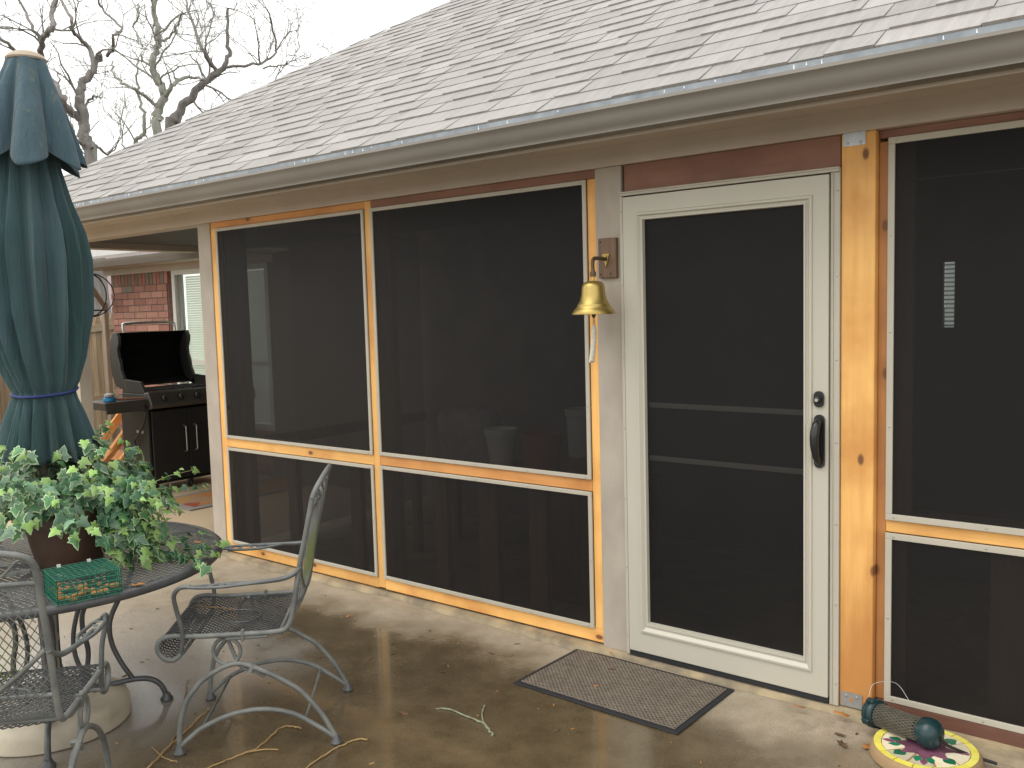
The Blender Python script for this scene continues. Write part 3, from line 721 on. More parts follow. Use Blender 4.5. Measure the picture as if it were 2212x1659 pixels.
# fence: pointed pickets, two rails, posts
fd = Vector((-.55,.835,0)).normalized(); fn = Vector((.835,.55,0)).normalized(); F0 = Vector((-11.63,3.47,0))
fence = thing('fence', 'weathered wooden picket fence with pointed boards behind the grill', 'fence')
pw = .135
pm = MB(); pm.prism([(-pw/2,0,-.12),(pw/2,0,-.12),(pw/2,0,1.60),(.02,0,1.71),(-.02,0,1.71),(-pw/2,0,1.60)], (0,.018,0)); pm = pm.mesh('picket', M['fence'])
ang = math.atan2(fd.y, fd.x)
rf = random.Random(8)
for i in range(-56, 60):
    p = F0+fd*(i*.147); inst('picket', pm, fence, (p.x, p.y, i*.012*.6+rf.uniform(-.015,.015)), (0, 0, ang+math.pi))
for z in (.42, 1.50):
    mb = MB(); a = F0-fd*8.2+fn*.035+Vector((0,0,z-.38)); b = F0+fd*8.8+fn*.035+Vector((0,0,z+.42)); mb.bar(a, b, .045, .10); mb.build('rail', M['fencer'], fence)
for i in (-8.1,-5.4,-2.45,0.05,2.6,5.2):
    p = F0+fd*i-fn*.06; mb = MB(); mb.box(-.045,.045,-.045,.045,-.15,1.66); o = mb.build('fence_post', M['fencer'], fence, bev=.006); o.location = (p.x,p.y,0); o.rotation_euler = (0,0,ang)
# trees: main limbs follow the photo's, twigs grow from them
def crop(x, y): return (x/1.6592/1.8228, y/1.6592/1.8228)
rt_ = random.Random(21)
def grow(m_, p, d, L, r, lev):
    n = max(3, int(L/.22)); pts = [p.copy()]; rad = [r]; d = d.normalized()
    for i in range(n):
        d = (d+Vector((rt_.gauss(0,.28), rt_.gauss(0,.28), rt_.gauss(.06,.24)))).normalized()
        p = p+d*L/n; pts.append(p.copy()); rad.append(max(.0042, r*(1-.75*(i+1)/n)))
    m_.tube(pts, rad, 4 if lev > 0 else 5, cap=False)
    if lev < 2:
        for i in range(rt_.randint(3,5) if lev == 0 else rt_.randint(2,4)):
            j = rt_.randint(1, n); dd = (pts[j]-pts[j-1]).normalized()
            dd = (dd+Vector((rt_.gauss(0,.8), rt_.gauss(0,.8), rt_.gauss(.25,.6)))).normalized()
            grow(m_, pts[j], dd, L*rt_.uniform(.35,.65), rad[j]*.62, lev+1)
def tree(label, D, limbs, m, base=True):
    t = thing('oak_tree', label, 'tree', group='bare trees behind the house')
    for li, (pts, r0, r1, nb) in enumerate(limbs):
        P = []
        for j, (x, y) in enumerate(pts):
            dd = D + (0 if li == 0 else .35*math.sin(li*2.3+j*1.1)*min(1, j*.5)*2)
            P.append(at_depth(*crop(x, y), dd))
        rr = [(r0+(r1-r0)*i/(len(P)-1))*.80 for i in range(len(P))]
        if li == 0:
            b = P[0].copy(); b.z = -.3; P = [b+Vector((.1,0,0)), (b+P[0])/2]+P; rr = [r0*1.5, r0*1.1]+rr
        S, sr = spline(P, rr, 4)
        S = [p+Vector((rt_.gauss(0,.018), rt_.gauss(0,.018), rt_.gauss(0,.018))) for p in S]
        mb = MB(); mb.tube(S, sr, 8)
        mb.build('trunk' if li == 0 else 'limb', M[m], t, smooth=True)
        tw = MB()
        for i in range(int(nb*.62+.5)):
            j = rt_.randint(len(S)//4, len(S)-1); dd = (S[j]-S[j-1]).normalized()
            dd = (dd*.6+Vector((rt_.gauss(0,.6), rt_.gauss(0,.6), rt_.gauss(.35,.55)))).normalized()
            grow(tw, S[j], dd, rt_.uniform(.6,1.7), max(.010, min(.028, sr[j]*.45)), 0)
        if nb: tw.build('twigs', M[m], t, kind='stuff')
    return t
tree('bare dark forked oak tree leaning left beside the umbrella top', 17, [
    ([(595,1060),(575,960),(545,850),(540,720),(520,620),(545,560),(600,480),(625,400),(655,360)], .155, .06, 3),
    ([(530,780),(460,730),(400,650),(370,570),(310,500),(265,430),(265,330),(300,220),(345,180),(352,90),(375,-60)], .10, .05, 12),
    ([(265,260),(200,160),(130,0),(100,-80)], .045, .02, 7),
    ([(610,410),(590,350),(545,270),(475,200),(465,120),(400,0),(380,-60)], .06, .025, 9),
    ([(700,355),(735,320),(740,230),(790,180),(700,90),(655,30),(640,-40)], .04, .02, 8),
    ([(370,580),(378,520),(397,465)], .03, .008, 0),
    ([(548,715),(580,660),(620,635),(660,640)], .04, .012, 1),
    ([(560,960),(510,930),(470,920)], .05, .03, 6),
    ([(590,930),(640,960),(700,1010),(760,960)], .045, .015, 7),
    ([(150,395),(110,350),(60,300),(0,250),(-60,230)], .05, .03, 6)], 'bark')
tree('bare pale lichened oak tree with upright trunk behind the roof edge', 19, [
    ([(1042,880),(1020,780),(1040,690),(1080,620),(1035,540),(1000,460),(1000,380),(1035,290),(1035,200),(1010,90),(1030,-60)], .125, .06, 9),
    ([(1030,700),(960,640),(880,580),(800,545),(750,490),(735,400)], .05, .02, 9),
    ([(1085,620),(1120,560),(1180,515),(1250,500),(1330,515)], .07, .03, 6),
    ([(1040,265),(1100,245),(1150,180),(1185,90)], .04, .02, 7),
    ([(1040,560),(1070,490),(1200,430),(1330,410)], .03, .012, 6),
    ([(900,20),(905,120),(870,170),(890,230),(960,330)], .03, .012, 5)], 'bark2')
tree('bare dark oak tree with limb arching right over the roof', 20, [
    ([(1110,840),(1150,790),(1180,710),(1265,615),(1340,530),(1420,480),(1460,430),(1500,360),(1480,230),(1490,60)], .15, .035, 10),
    ([(1420,475),(1390,420),(1340,350),(1270,180),(1215,20),(1200,-60)], .06, .025, 11),
    ([(1465,440),(1600,430),(1710,415),(1800,340),(1790,200),(1750,60)], .045, .02, 13),
    ([(1340,520),(1290,420),(1230,350)], .04, .012, 4),
    ([(1700,420),(1690,300),(1660,130)], .03, .012, 8),
    ([(1350,350),(1345,260),(1400,90),(1320,-40)], .03, .015, 8),
    ([(1800,330),(1870,230),(1950,200)], .025, .010, 8),
    ([(1720,440),(1830,430),(1900,390),(1960,300)], .025, .010, 9),
    ([(1800,520),(1850,440),(1880,360)], .02, .008, 6)], 'bark')
tree('small thin bare tree low behind the left roof edge', 21, [
    ([(880,980),(930,890),(938,770),(910,640),(895,500),(905,380)], .07, .02, 9),
    ([(935,890),(970,840),(995,800)], .03, .012, 3),
    ([(830,990),(800,930),(790,860)], .03, .012, 7)], 'bark2')

# ================================================================== GRILL
gr = thing('gas_grill', 'black gas grill with its lid open under the porch roof', 'grill', (-5.62,.86,0), R(90))
# local: x runs along the front (left to right), y points back, z up
def gb(name, mb, m, **k): return mb.build(name, M[m], gr, **k)
W_ = .80
mb = MB(); mb.box(0,.028,.03,.50,.10,.80); o = gb('side_panel', mb, 'olive', bev=.006)
for i, x in enumerate((.30,.355,.39)):
    m2 = MB(); m2.box(-.0012,-.0002,.50-x,.50-x+.032,.565,.59); m2.build('sticker', M['grey'], o)
mb = MB(); mb.box(W_-.028,W_,.03,.50,.10,.80); gb('side_panel', mb, 'olive', bev=.006)
mb = MB(); mb.box(.0285,W_-.0285,.48,.50,.10,.80); gb('back_panel', mb, 'blackm')
mb = MB(); mb.box(-.005,W_+.005,.02,.50,.085,.0995); gb('bottom_shelf', mb, 'olive', bev=.006)
for a, b, hx in ((.030,.398,.345),(.402,W_-.03,.455)):
    mb = MB(); mb.box(a,b,.008,.029,.11,.775); dr = gb('cabinet_door', mb, 'blackm', bev=.006)
    m2 = MB(); m2.tube([(hx,.01,.36),(hx,-.03,.37),(hx,-.034,.40),(hx,-.034,.57),(hx,-.03,.60),(hx,.01,.61)], .0065, 8, 4); m2.build('handle', M['chrome'], dr, smooth=True)
mb = MB(); mb.prism([(-.01,-.075,.835),(-.01,-.06,.80),(-.01,.02,.79),(-.01,.06,.945),(-.01,-.02,.955)], (W_+.02,0,0)); cpn = gb('control_panel', mb, 'panel', bev=.012, seg=3)
rk = Matrix.Rotation(R(70),4,'X')
for x in (.13,.30,.47,.64):
    m2 = MB(); m2.lathe([(.036,0),(.036,.008),(.027,.010),(.024,.034),(.018,.038)], 20, (x,-.045,.885), rk); m2.box(x-.004,x+.004,-.092,-.07,.885,.925)
    m2.build('knob', M['black'], cpn, smooth=True)
mb = MB(); mb.box(-.40,-.008,.0,.38,.872,.892); mb.box(-.40,-.008,-.012,-.0005,.79,.893); mb.box(-.412,-.4005,-.012,.38,.825,.893)
sh_ = gb('side_shelf', mb, 'panel', bev=.004)
mb = MB(); mb.box(W_+.012,W_+.36,.0,.38,.872,.892); mb.box(W_+.012,W_+.36,-.012,-.0005,.79,.893); gb('side_shelf', mb, 'panel', bev=.004)
mb = MB(); mb.box(W_+.04,W_+.32,.05,.34,.893,.955); gb('side_burner', mb, 'blackm', bev=.01)
# firebox with sloped cheeks
mb = MB(); mb.box(.02,W_-.02,.065,.50,.80,.93)
for x in (.02,W_-.05): mb.prism([(x,.08,.93),(x,.50,.93),(x,.44,1.06),(x,.16,1.045)], (.03,0,0))
gb('firebox', mb, 'olive', bev=.006)
mb = MB()
for i in range(24): mb.box(.06+.029*i,.072+.029*i,.09,.48,.955,.965)
gb('cooking_grate', mb, 'blackm', kind='stuff')
# lid thrown back: shell, two end plates, bar handle on top
prof = [(.44,1.0),(.50,.98),(.60,1.02),(.66,1.12),(.68,1.26),(.66,1.40),(.60,1.485),(.55,1.50)]
inner = [(.548,1.488),(.59,1.472),(.645,1.392),(.665,1.26),(.645,1.13),(.59,1.038),(.50,1.0)]
mb = MB(); mb.prism([(.05,y,z) for y, z in prof+inner], (W_-.10,0,0)); lid = gb('lid', mb, 'lid_black')
endp = [(.40,.96),(.60,.98),(.67,1.10),(.695,1.26),(.67,1.42),(.60,1.505),(.53,1.50),(.50,1.45),(.505,1.40),(.535,1.33),(.53,1.27),(.50,1.20),(.495,1.14),(.46,1.08),(.43,1.02)]
for x in (.018,W_-.05):
    m2 = MB(); m2.prism([(x,y,z) for y, z in endp], (.032,0,0)); m2.build('end_plate', M['olive'], lid, bev=.008)
m2 = MB(); m2.tube([(.13,.60,1.49),(.13,.605,1.56),(.16,.607,1.585),(.40,.607,1.59),(.64,.607,1.585),(.67,.605,1.56),(.67,.60,1.49)], .014, 10, 5); m2.build('lid_handle', M['chrome'], lid, smooth=True)
m2 = MB(); m2.tube([(-.035,.02,.80),(-.035,-.0,.74),(-.034,.06,.64),(-.03,.16,.55),(-.032,.22,.50),(-.03,.22,.45)], .011, 8, 6); m2.lathe([(.03,-.012),(.034,0),(.03,.012)], 16, (-.036,.0,.815), Matrix.Rotation(R(90),4,'Y')); gb('gas_hose', m2, 'black', smooth=True)
for x, y in ((.06,.06),(.42,.06),(W_-.06,.06),(.06,.46),(W_-.06,.46)):
    m2 = MB(); m2.box(x-.02,x+.02,y-.02,y+.02,.05,.084); m2.lathe([(.032,-.014),(.036,-.01),(.036,.01),(.032,.014)], 14, (x,y,.036), Matrix.Rotation(R(90),4,'Y')); gb('caster', m2, 'black')
# things lying on the shelf
def gw(x, y, z): return Vector((-5.62-y, .86+x, z))
mb = MB(); mb.lathe([(.035,0),(.055,.004),(.055,.03),(.04,.036)], 16); mb.cm = 1; mb.lathe([(.03,.037),(.045,.045),(.045,.062),(.02,.075)], 16)
o = mb.build('tape_roll', [M['blue'], M['grey']], smooth=True); o.location = gw(-.30,.12,.894); tag(o, 'blue and grey round plastic tub on the grill side shelf', 'tub')
mb = MB(); a = gw(-.30,.22,.905); b = gw(.03,.05,.90); mb.bar(a, b, .03, .016); o = mb.build('scraper_handle', M['redwood'], bev=.005); tag(o, 'long red brown wooden handle lying across the grill shelf', 'brush')
# hanging wire basket
bc = Vector((-5.50,.30,1.84))
hb = thing('hanging_basket', 'black wire ball basket hanging on a chain beside the umbrella', 'basket', bc)
mb = MB(); r = .21
for i in range(4):
    a = math.pi*i/4+.3
    mb.tube([(r*math.cos(a)*math.cos(t), r*math.sin(a)*math.cos(t), r*.9*math.sin(t)) for t in [2*math.pi*j/28 for j in range(28)]], .005, 6, closed=True)
mb.tube([(.15*math.cos(t), .15*math.sin(t), -.13) for t in [2*math.pi*j/24 for j in range(24)]], .006, 6, closed=True)
mb.tube([(.09*math.cos(t), .09*math.sin(t), -.172) for t in [2*math.pi*j/20 for j in range(20)]], .005, 6, closed=True)
mb.build('wire_ball', M['black'], hb, smooth=True)
mb = MB(); 
for i in range(8):
    z = .205+i*.033; c_ = [(.011*math.cos(t)*(i % 2), .011*math.cos(t)*((i+1) % 2), z+.021*math.sin(t)) for t in [2*math.pi*j/10 for j in range(10)]]
    mb.tube(c_, .0038, 5, closed=True)
mb.build('chain', M['blackm'], hb)
# rug under the grill front
rg = thing('rug', 'red and yellow flowered rug with grey border in front of the grill', 'rug', (-4.98,.98,.004), R(90))
mb = MB(); mb.box(-.33,1.1,-.30,.34,0,.008); mb.build('rug_border', M['rugb'], rg)
mb = MB(); mb.box(-.25,1.02,-.22,.26,.008,.011); mb.build('pile', M['rug'], rg)
# offcuts of cedar stacked against the wing wall
gl = 'cedar offcuts leaning in a pile behind the grill'
rl = random.Random(4)
pile = [((-7.75,1.25,.02),(-8.05,1.98,.62),.09,.04,'thick cedar offcut leaning at the left edge of the woodpile'),
        ((-7.45,1.28,.02),(-7.62,1.99,.72),.05,.05,'long bright cedar stick leaning highest on the woodpile'),
        ((-7.05,1.22,.02),(-7.32,1.99,.66),.06,.04,'orange cedar stick beside the grill at the woodpile front'),
        ((-7.35,1.22,.02),(-7.72,1.96,.50),.05,.03,'short reddish cedar stick low in the woodpile'),
        ((-7.62,1.35,.02),(-7.86,1.97,.52),.04,.04,'narrow dark cedar stick in the middle of the woodpile'),
        ((-7.05,1.45,.02),(-7.42,1.98,.50),.03,.03,'thinnest cedar stick leaning near the grill leg'),
        ((-8.0,1.72,.05),(-7.1,1.80,.06),.14,.05,'wide cedar board lying flat under the woodpile'),
        ((-7.9,1.85,.13),(-7.2,1.87,.15),.10,.06,'cedar block lying across the back of the woodpile'),
        ((-7.7,1.93,.62),(-7.38,1.95,.78),.10,.04,'short end piece balanced on top of the woodpile')]
for a, b, wd, th, lb in pile:
    mb = MB(); mb.bar(a, b, wd, th, (1,0,.1)); o = mb.build('cedar_offcut', M['lumber'], bev=.003); tag(o, lb, 'lumber', gl)

# ================================================================== things in the screened room
def simple_pot(name, label, r0, r1, h, m, loc):
    t = thing(name, label, 'pot', loc)
    mb = MB(); mb.lathe([(r0,0),(r1*.95,h*.85),(r1*1.04,h*.86),(r1*1.04,h),(r1*.9,h),(r1*.85,h*.9)], 20); mb.build('pot', M[m], t, smooth=True)
    mb = MB(); mb.lathe([(.001,h*.88),(r1*.86,h*.9)], 20, cap=False); mb.build('soil', M['soil'], t)
    return t
simple_pot('flower_pot', 'pale tapered pot on the porch ledge behind the wide screen', .06,.085,.20,'whitepot', (-.86,.14,.804))
simple_pot('flower_pot', 'dark red pot on the porch ledge behind the wide screen', .09,.10,.19,'terracotta', (-.60,.145,.804))
simple_pot('flower_pot', 'white pot farther back behind the red pot inside the screen', .07,.085,.27,'whitepot', (-.68,.62,.80))
mb = MB(); mb.obox((0,0,.18),(.24,0,0),(0,.07,.03),(0,-.02,.18)); o = mb.build('cushion', M['cushion'], bev=.06, seg=4); o.location = (-1.75,.9,.62); tag(o, 'pale cushion on the porch seat behind the wide screen', 'cushion')
bn = thing('porch_bench', 'low bench inside the screened porch behind the wide left screen', 'bench', (-1.5,1.0,0))
mb = MB(); mb.box(-.7,1.0,-.25,.25,.57,.61); mb.build('seat', M['stud'], bn)
for x in (-.65,.95):
    for y in (-.2,.2):
        mb = MB(); mb.box(x-.025,x+.025,y-.025,y+.025,.0,.57); mb.build('leg', M['stud'], bn)
mb = MB(); mb.box(-.2,.2,-.15,.15,0,.797); 
o = mb.build('plant_stand', M['stud']); o.location = (-.66,.63,0); tag(o, 'dark box stand under the white pot inside the porch', 'stand')

# ================================================================== UMBRELLA
ub = thing('patio_umbrella', 'closed blue green canvas umbrella tied with blue cord through the table', 'umbrella', (-1.6,-1.885,0))
TX, TY = .026/2.4, .022/2.4     # slight lean of the pole
def lean(z): return Vector((TX*z, TY*z, 0))
mb = MB(); mb.tube([lean(.05)+Vector((0,0,.05)), lean(1.3)+Vector((0,0,1.3)), lean(2.6)+Vector((0,0,2.6))], .0205, 20); mb.build('pole', M['pole'], ub, smooth=True)
def cloth(name, levels, m, fold, nfold, ph, NT=160, thick=.004, off=None, hem=0.):
    # levels: (z, radius, fold depth, sharpness)
    mb = MB(); vs = []; L = []
    zs = [l_[0] for l_ in levels]
    S = []
    for i in range(len(levels)-1):
        for j in range(5):
            t = j/5; a, b = levels[i], levels[i+1]; t2 = t*t*(3-2*t) if i not in () else t
            S.append(tuple(a[q]*(1-t2)+b[q]*t2 for q in range(len(a))))
    S.append(levels[-1])
    r_ = random.Random(ph*10+3); amps = [r_.uniform(.6,1.15) for _ in range(nfold)]; shf = [r_.uniform(-.25,.25) for _ in range(nfold)]
    for li, (z, rad, fd_, ox) in enumerate(S):
        for k_ in range(NT):
            th = 2*math.pi*k_/NT
            w_ = th/(2*math.pi)*nfold+ph+.25*math.sin(th*2+z*1.3)+.12*math.sin(th*3-1)
            i_ = int(math.floor(w_)) % nfold; fr = w_-math.floor(w_)
            sh = abs(math.sin(math.pi*fr))**.75
            rr = rad*(1-fd_*(1-sh*amps[i_])) * (1+.04*math.sin(th*5+z*4)+.02*math.sin(th*11-z*7))
            tw = .18*math.sin(math.pi*2*fr+.8)*fd_
            zz = z + (hem*(sh*amps[i_]-.6)*(li/(len(S)-1))**4)
            p = lean(z)+CR.normalized()*ox+Vector((rr*math.cos(th+tw), rr*math.sin(th+tw), zz)); vs.append(p)
    fs = []
    for i in range(len(S)-1):
        for k_ in range(NT):
            k2 = (k_+1) % NT; fs.append((i*NT+k_, (i+1)*NT+k_, (i+1)*NT+k2, i*NT+k2))
    mb.add(vs, fs)
    o = mb.build(name, M[m], ub, smooth=True)
    o.data.set_sharp_from_angle(angle=R(180))
    so_ = o.modifiers.new('thickness', 'SOLIDIFY'); so_.thickness = thick; so_.offset = -1
    return o
cloth('canopy', [(2.40,.10,.15,0),(2.22,.125,.25,0),(2.10,.155,.32,0),(1.98,.195,.36,0),(1.87,.212,.38,.0),(1.66,.205,.38,.005),(1.48,.165,.36,.02),(1.385,.130,.30,.03),(1.352,.112,.26,.032),(1.32,.122,.30,.03),(1.25,.150,.42,.03),(1.08,.205,.50,.03)], 'canvas', .3, 14, 1)
vent = cloth('vent_flap', [(2.63,.070,.05,.03),(2.60,.081,.12,.03),(2.50,.126,.30,.024),(2.40,.172,.40,.02),(2.30,.216,.44,.016),(2.235,.242,.46,.014)], 'canvas2', .3, 9, 2, hem=-.075)
mb = MB(); mb.lathe([(.071,-.004),(.074,.003),(.064,.016),(.043,.028),(.018,.034),(.001,.036)], 24); o = mb.build('top_cap', M['cap'], ub, smooth=True); o.location = lean(2.63)+CR*.03+Vector((0,0,2.632))
mb = MB(); rr = .117
mb.tube([lean(1.352)+CR*.032+Vector((rr*math.cos(t)*(1+.03*math.sin(5*t)), rr*math.sin(t)*(1+.03*math.sin(5*t)), 1.352+.012*math.sin(t-.6))) for t in [2*math.pi*j/40 for j in range(40)]], .0058, 8, closed=True)
mb.build('tie_cord', M['cord'], ub, smooth=True)
st_ = thing('umbrella_stand', 'stained white domed umbrella stand on the floor under the table', 'umbrella stand', (-1.585,-1.90,0))
mb = MB(); mb.lathe([(.285,0),(.292,.006),(.290,.06),(.280,.085),(.255,.10),(.16,.118),(.07,.128),(.04,.134)], 48); mb.build('base', M['standw'], st_, smooth=True)
mb = MB(); mb.lathe([(.035,.125),(.03,.14),(.028,.33),(.0325,.335),(.0325,.36),(.022,.365)], 24, (-.015,.015,0)); mb.build('tube', M['pole'], st_, smooth=True)

# ================================================================== woven-wire helper for table and chairs
def weave(mb, surf, nu, nv, r=.0022, seg=4, steps=8, aspect=1.0, diag=True):
    # two families of diagonal wires over surf(u,v), u,v in 0..1
    fam = []
    if diag:
        n = nu+nv
        for i in range(-nv, nu+1):
            for sgn in (1,-1):
                # u = (i + sgn*...)/nu as v goes 0..1
                a = i/nu; pts = []
                for j in range(steps*2+1):
                    v = j/(steps*2); u = a + v*nv/nu if sgn > 0 else a + (1-v)*nv/nu
                    if -1e-9 <= u <= 1+1e-9: pts.append((u, v))
                if len(pts) > 1: fam.append(pts)
    for pts in fam:
        mb.tube([surf(u, v) for u, v in pts], r, seg, cap=False)

# ================================================================== TABLE
tb = thing('patio_table', 'round dark grey mesh top iron patio table holding the ivy pot', 'table', (-1.6,-1.885,0))
RT, ZT = .685, .67
mb = MB(); mb.lathe([(RT-.028,ZT-.032),(RT-.006,ZT-.032),(RT,ZT-.026),(RT,ZT-.006),(RT-.008,ZT+.001),(RT-.030,ZT+.001),(RT-.030,ZT-.010),(RT-.028,ZT-.032)], 96, cap=False); mb.build('rim', M['iron_dark'], tb, smooth=True)
mb = MB()      # expanded-metal strands: two crossing families of flat bars
sp = .0205
for fam in (0.55, -.55):
    ca, sa = math.cos(fam+.6), math.sin(fam+.6)
    i = -int(RT/sp)
    while i*sp < RT-.02:
        d = i*sp
        if abs(d) < RT-.025:
            h = math.sqrt((RT-.022)**2-d*d); a = Vector((-sa*d-ca*h, ca*d-sa*h, ZT-.004+(.001 if fam > 0 else -.001))); b = Vector((-sa*d+ca*h, ca*d+sa*h, a.z))
            mb.bar(a, b, .0068, .0022)
        i += 1
mb.build('mesh_top', M['iron'], tb, kind='stuff')
mb = MB()
for k_ in range(4):
    a = k_*math.pi/4; mb.bar((-RT*math.cos(a)*.97,-RT*math.sin(a)*.97,ZT-.02), (RT*math.cos(a)*.97,RT*math.sin(a)*.97,ZT-.02), .02, .012)
mb.build('under_frame', M['iron_dark'], tb)
for k_ in range(4):
    a = R(62)+k_*math.pi/2; ca, sa = math.cos(a), math.sin(a)
    def pr(r_, z, t=0): return (ca*r_-sa*t, sa*r_+ca*t, z)
    mb = MB()
    mb.tube([pr(.05,.108),pr(.20,.110),pr(.30,.115),pr(.365,.103),(pr(.405,.07)),pr(.425,.018)], .0115, 10, 6)
    mb.tube([pr(.30,.114),pr(.255,.20),pr(.225,.29),pr(.225,.38),pr(.265,.47),pr(.31,.55),pr(.33,.648)], .0105, 10, 6)
    mb.tube([pr(.11,.109,.02),pr(.135,.25,.02),pr(.12,.36,.02),pr(.13,.44,.02),pr(.19,.50,.02),pr(.25,.56,.02),pr(.275,.648,.02)], .0105, 10, 6)
    mb.tube([pr(.16,.11,-.02),pr(.10,.22,-.02),pr(.085,.33,-.02),pr(.11,.45,-.02),pr(.16,.56,-.02),pr(.18,.648,-.02)], .0095, 10, 6)
    leg = mb.build('leg', M['iron_dark'], tb, smooth=True)
    mb = MB(); mb.lathe([(.026,0),(.027,.008),(.017,.02),(.015,.03)], 16, pr(.425,.001)); mb.build('foot', M['iron_dark'], leg, smooth=True)
mb = MB(); mb.lathe([(.06,.10),(.065,.104),(.065,.116),(.06,.12)], 24); mb.build('hub', M['iron_dark'], tb)

# ================================================================== CHAIRS
HALF = .24
def chair(name, label, loc, rz):
    t = thing(name, label, 'chair', loc, rz, 'iron spring chairs around the table')
    # local x = forward, y = left
    side = [(-.245,.93),(-.238,.965),(-.212,.835),(-.178,.69),(-.152,.55),(-.140,.497),(-.122,.462),(-.085,.448),(.05,.446),(.22,.446),(.285,.452),(.33,.446),(.348,.42),(.346,.39),(.322,.366),(.29,.362),(.262,.38)]
    # seat frame: one bent tube each side plus the arched top rail
    mb = MB()
    for s in (1,-1):
        y = s*HALF
        mb.tube([(-.236,y,.945),(-.212,y,.835),(-.178,y,.69),(-.152,y,.55),(-.140,y,.497),(-.122,y,.462),(-.085,y,.448),(.05,y,.446),(.22,y,.447),(.285,y,.453),(.33,y,.446),(.35,y,.42),(.346,y,.39),(.322,y,.366),(.29,y,.364),(.266,y,.385)], .0098, 10, 5)
    mb.tube([(-.236,HALF,.945),(-.247,HALF-.012,.972),(-.256,HALF-.05,.990),(-.264,.10,1.005),(-.267,0,1.01),(-.264,-.10,1.005),(-.256,-HALF+.05,.990),(-.247,-HALF+.012,.972),(-.236,-HALF,.945)], .0098, 10, 5)
    for (x, z) in ((-.228,.90),(-.150,.545),(-.098,.450),(.262,.383)): mb.tube([(x,-HALF,z),(x,HALF,z)], .007, 8)
    mb.tube([(-.178,HALF-.01,.69),(-.168,.10,.58),(-.160,0,.555),(-.168,-.10,.58),(-.178,-HALF+.01,.69)], .0075, 8, 6)
    mb.build('frame', M['iron_light'], t, smooth=True)
    # mesh seat rolling over the front edge
    SP = [Vector((-.10,0,.444)),Vector((.05,0,.438)),Vector((.20,0,.442)),Vector((.285,0,.452)),Vector((.33,0,.446)),Vector((.348,0,.42)),Vector((.344,0,.39)),Vector((.32,0,.368)),Vector((.29,0,.364))]
    SS, _ = spline(SP, [1]*len(SP), 5)
    ln = [0]
    for a, b in zip(SS, SS[1:]): ln.append(ln[-1]+(b-a).length)
    def path(f):
        L = f*ln[-1]
        for i in range(len(ln)-1):
            if L <= ln[i+1]+1e-9:
                q_ = (L-ln[i])/(ln[i+1]-ln[i]); return SS[i].lerp(SS[i+1], q_)
        return SS[-1].copy()
    def seatf(u, v):
        p = path(v); p.y = (u-.5)*2*(HALF-.006); p.z -= .012*(1-(2*u-1)**2)*max(0, 1-v*1.6); return p
    mb = MB(); weave(mb, seatf, 20, 24, .0025, 4, 16)
    mb.build('seat', M['iron_dark'], t, kind='stuff')
    mb = MB()   # stamped ring and solid border in the seat mesh
    c_ = [seatf(.5+.16*math.cos(q_), .36+.15*math.sin(q_))+Vector((0,0,.002)) for q_ in [2*math.pi*j/30 for j in range(30)]]
    mb.tube(c_, .004, 6, closed=True)
    mb.build('seat_ring', M['iron_dark'], t)
    BP = [Vector((-.227,0,.898)),Vector((-.212,0,.835)),Vector((-.178,0,.69)),Vector((-.152,0,.55)),Vector((-.138,0,.49)),Vector((-.112,0,.458))]
    BS, _ = spline(BP, [1]*len(BP), 6)
    def backf(u, v):
        i = min(len(BS)-2, int(v*(len(BS)-1))); p = BS[i].lerp(BS[i+1], v*(len(BS)-1)-i); p.y = (u-.5)*2*(HALF-.006); p.x -= .018*(1-(2*u-1)**2)*math.sin(math.pi*min(1, v)); return p
    mb = MB(); weave(mb, backf, 20, 22, .0018, 4, 14)
    mb.build('backrest', M['iron_green'], t, kind='stuff')
    # cast vine strip under the top rail
    mb = MB(); rv = random.Random(2)
    mb.tube([(-.240-.008*(1-abs(j)/9), j*.024, .948+.022*math.sin(j*1.3)) for j in range(-9,10)], .0042, 6, 3)
    for j in range(-8,9):
        a = rv.uniform(0,6.28); c = Vector((-.243, j*.026, .948+.020*math.sin(j*1.9))); d = Vector((.1*math.cos(a), math.cos(a), math.sin(a))).normalized()
        sv_ = Vector((0,-d.z,d.y)); L = .027
        mb.add([c-d*L, c+sv_*.010+Vector((-.003,0,0)), c+d*L, c-sv_*.010+Vector((-.003,0,0)), c+Vector((.004,0,0)), c+Vector((-.004,0,0))], [(0,1,4),(1,2,4),(2,3,4),(3,0,4),(1,0,5),(2,1,5),(3,2,5),(0,3,5)])
    mb.build('vine_casting', M['iron_light'], t)
    for s in (1,-1):
        y = s*HALF; yo = s*.275
        mb = MB()
        mb.tube([(-.183,y,.69),(-.16,y+s*.008,.668),(-.116,y+s*.02,.654),(-.03,yo,.650),(.08,yo+s*.004,.648)], [.009,.009,.009,.008,.007], 10, 5)
        mb.tube([(-.03,yo-s*.004,.648),(.04,yo-s*.026,.644),(.10,yo-s*.030,.641),(.17,yo-s*.022,.641),(.22,yo-s*.004,.643)], .006, 8, 5)
        mb.tube([(-.03,yo+s*.004,.650),(.04,yo+s*.018,.648),(.10,yo+s*.022,.646),(.17,yo+s*.018,.645),(.22,yo+s*.004,.645)], .006, 8, 5)
        for j in range(5):
            x = .02+j*.04; c = Vector((x, yo-s*.003+.005*math.sin(j*2.1), .645)); a = j*1.3
            d = Vector((math.cos(a), math.sin(a), 0)); sv_ = Vector((-d.y,d.x,0))
            mb.add([c-d*.018, c+sv_*.011, c+d*.018, c-sv_*.011, c+Vector((0,0,.005)), c-Vector((0,0,.005))], [(0,1,4),(1,2,4),(2,3,4),(3,0,4),(1,0,5),(2,1,5),(3,2,5),(0,3,5)])
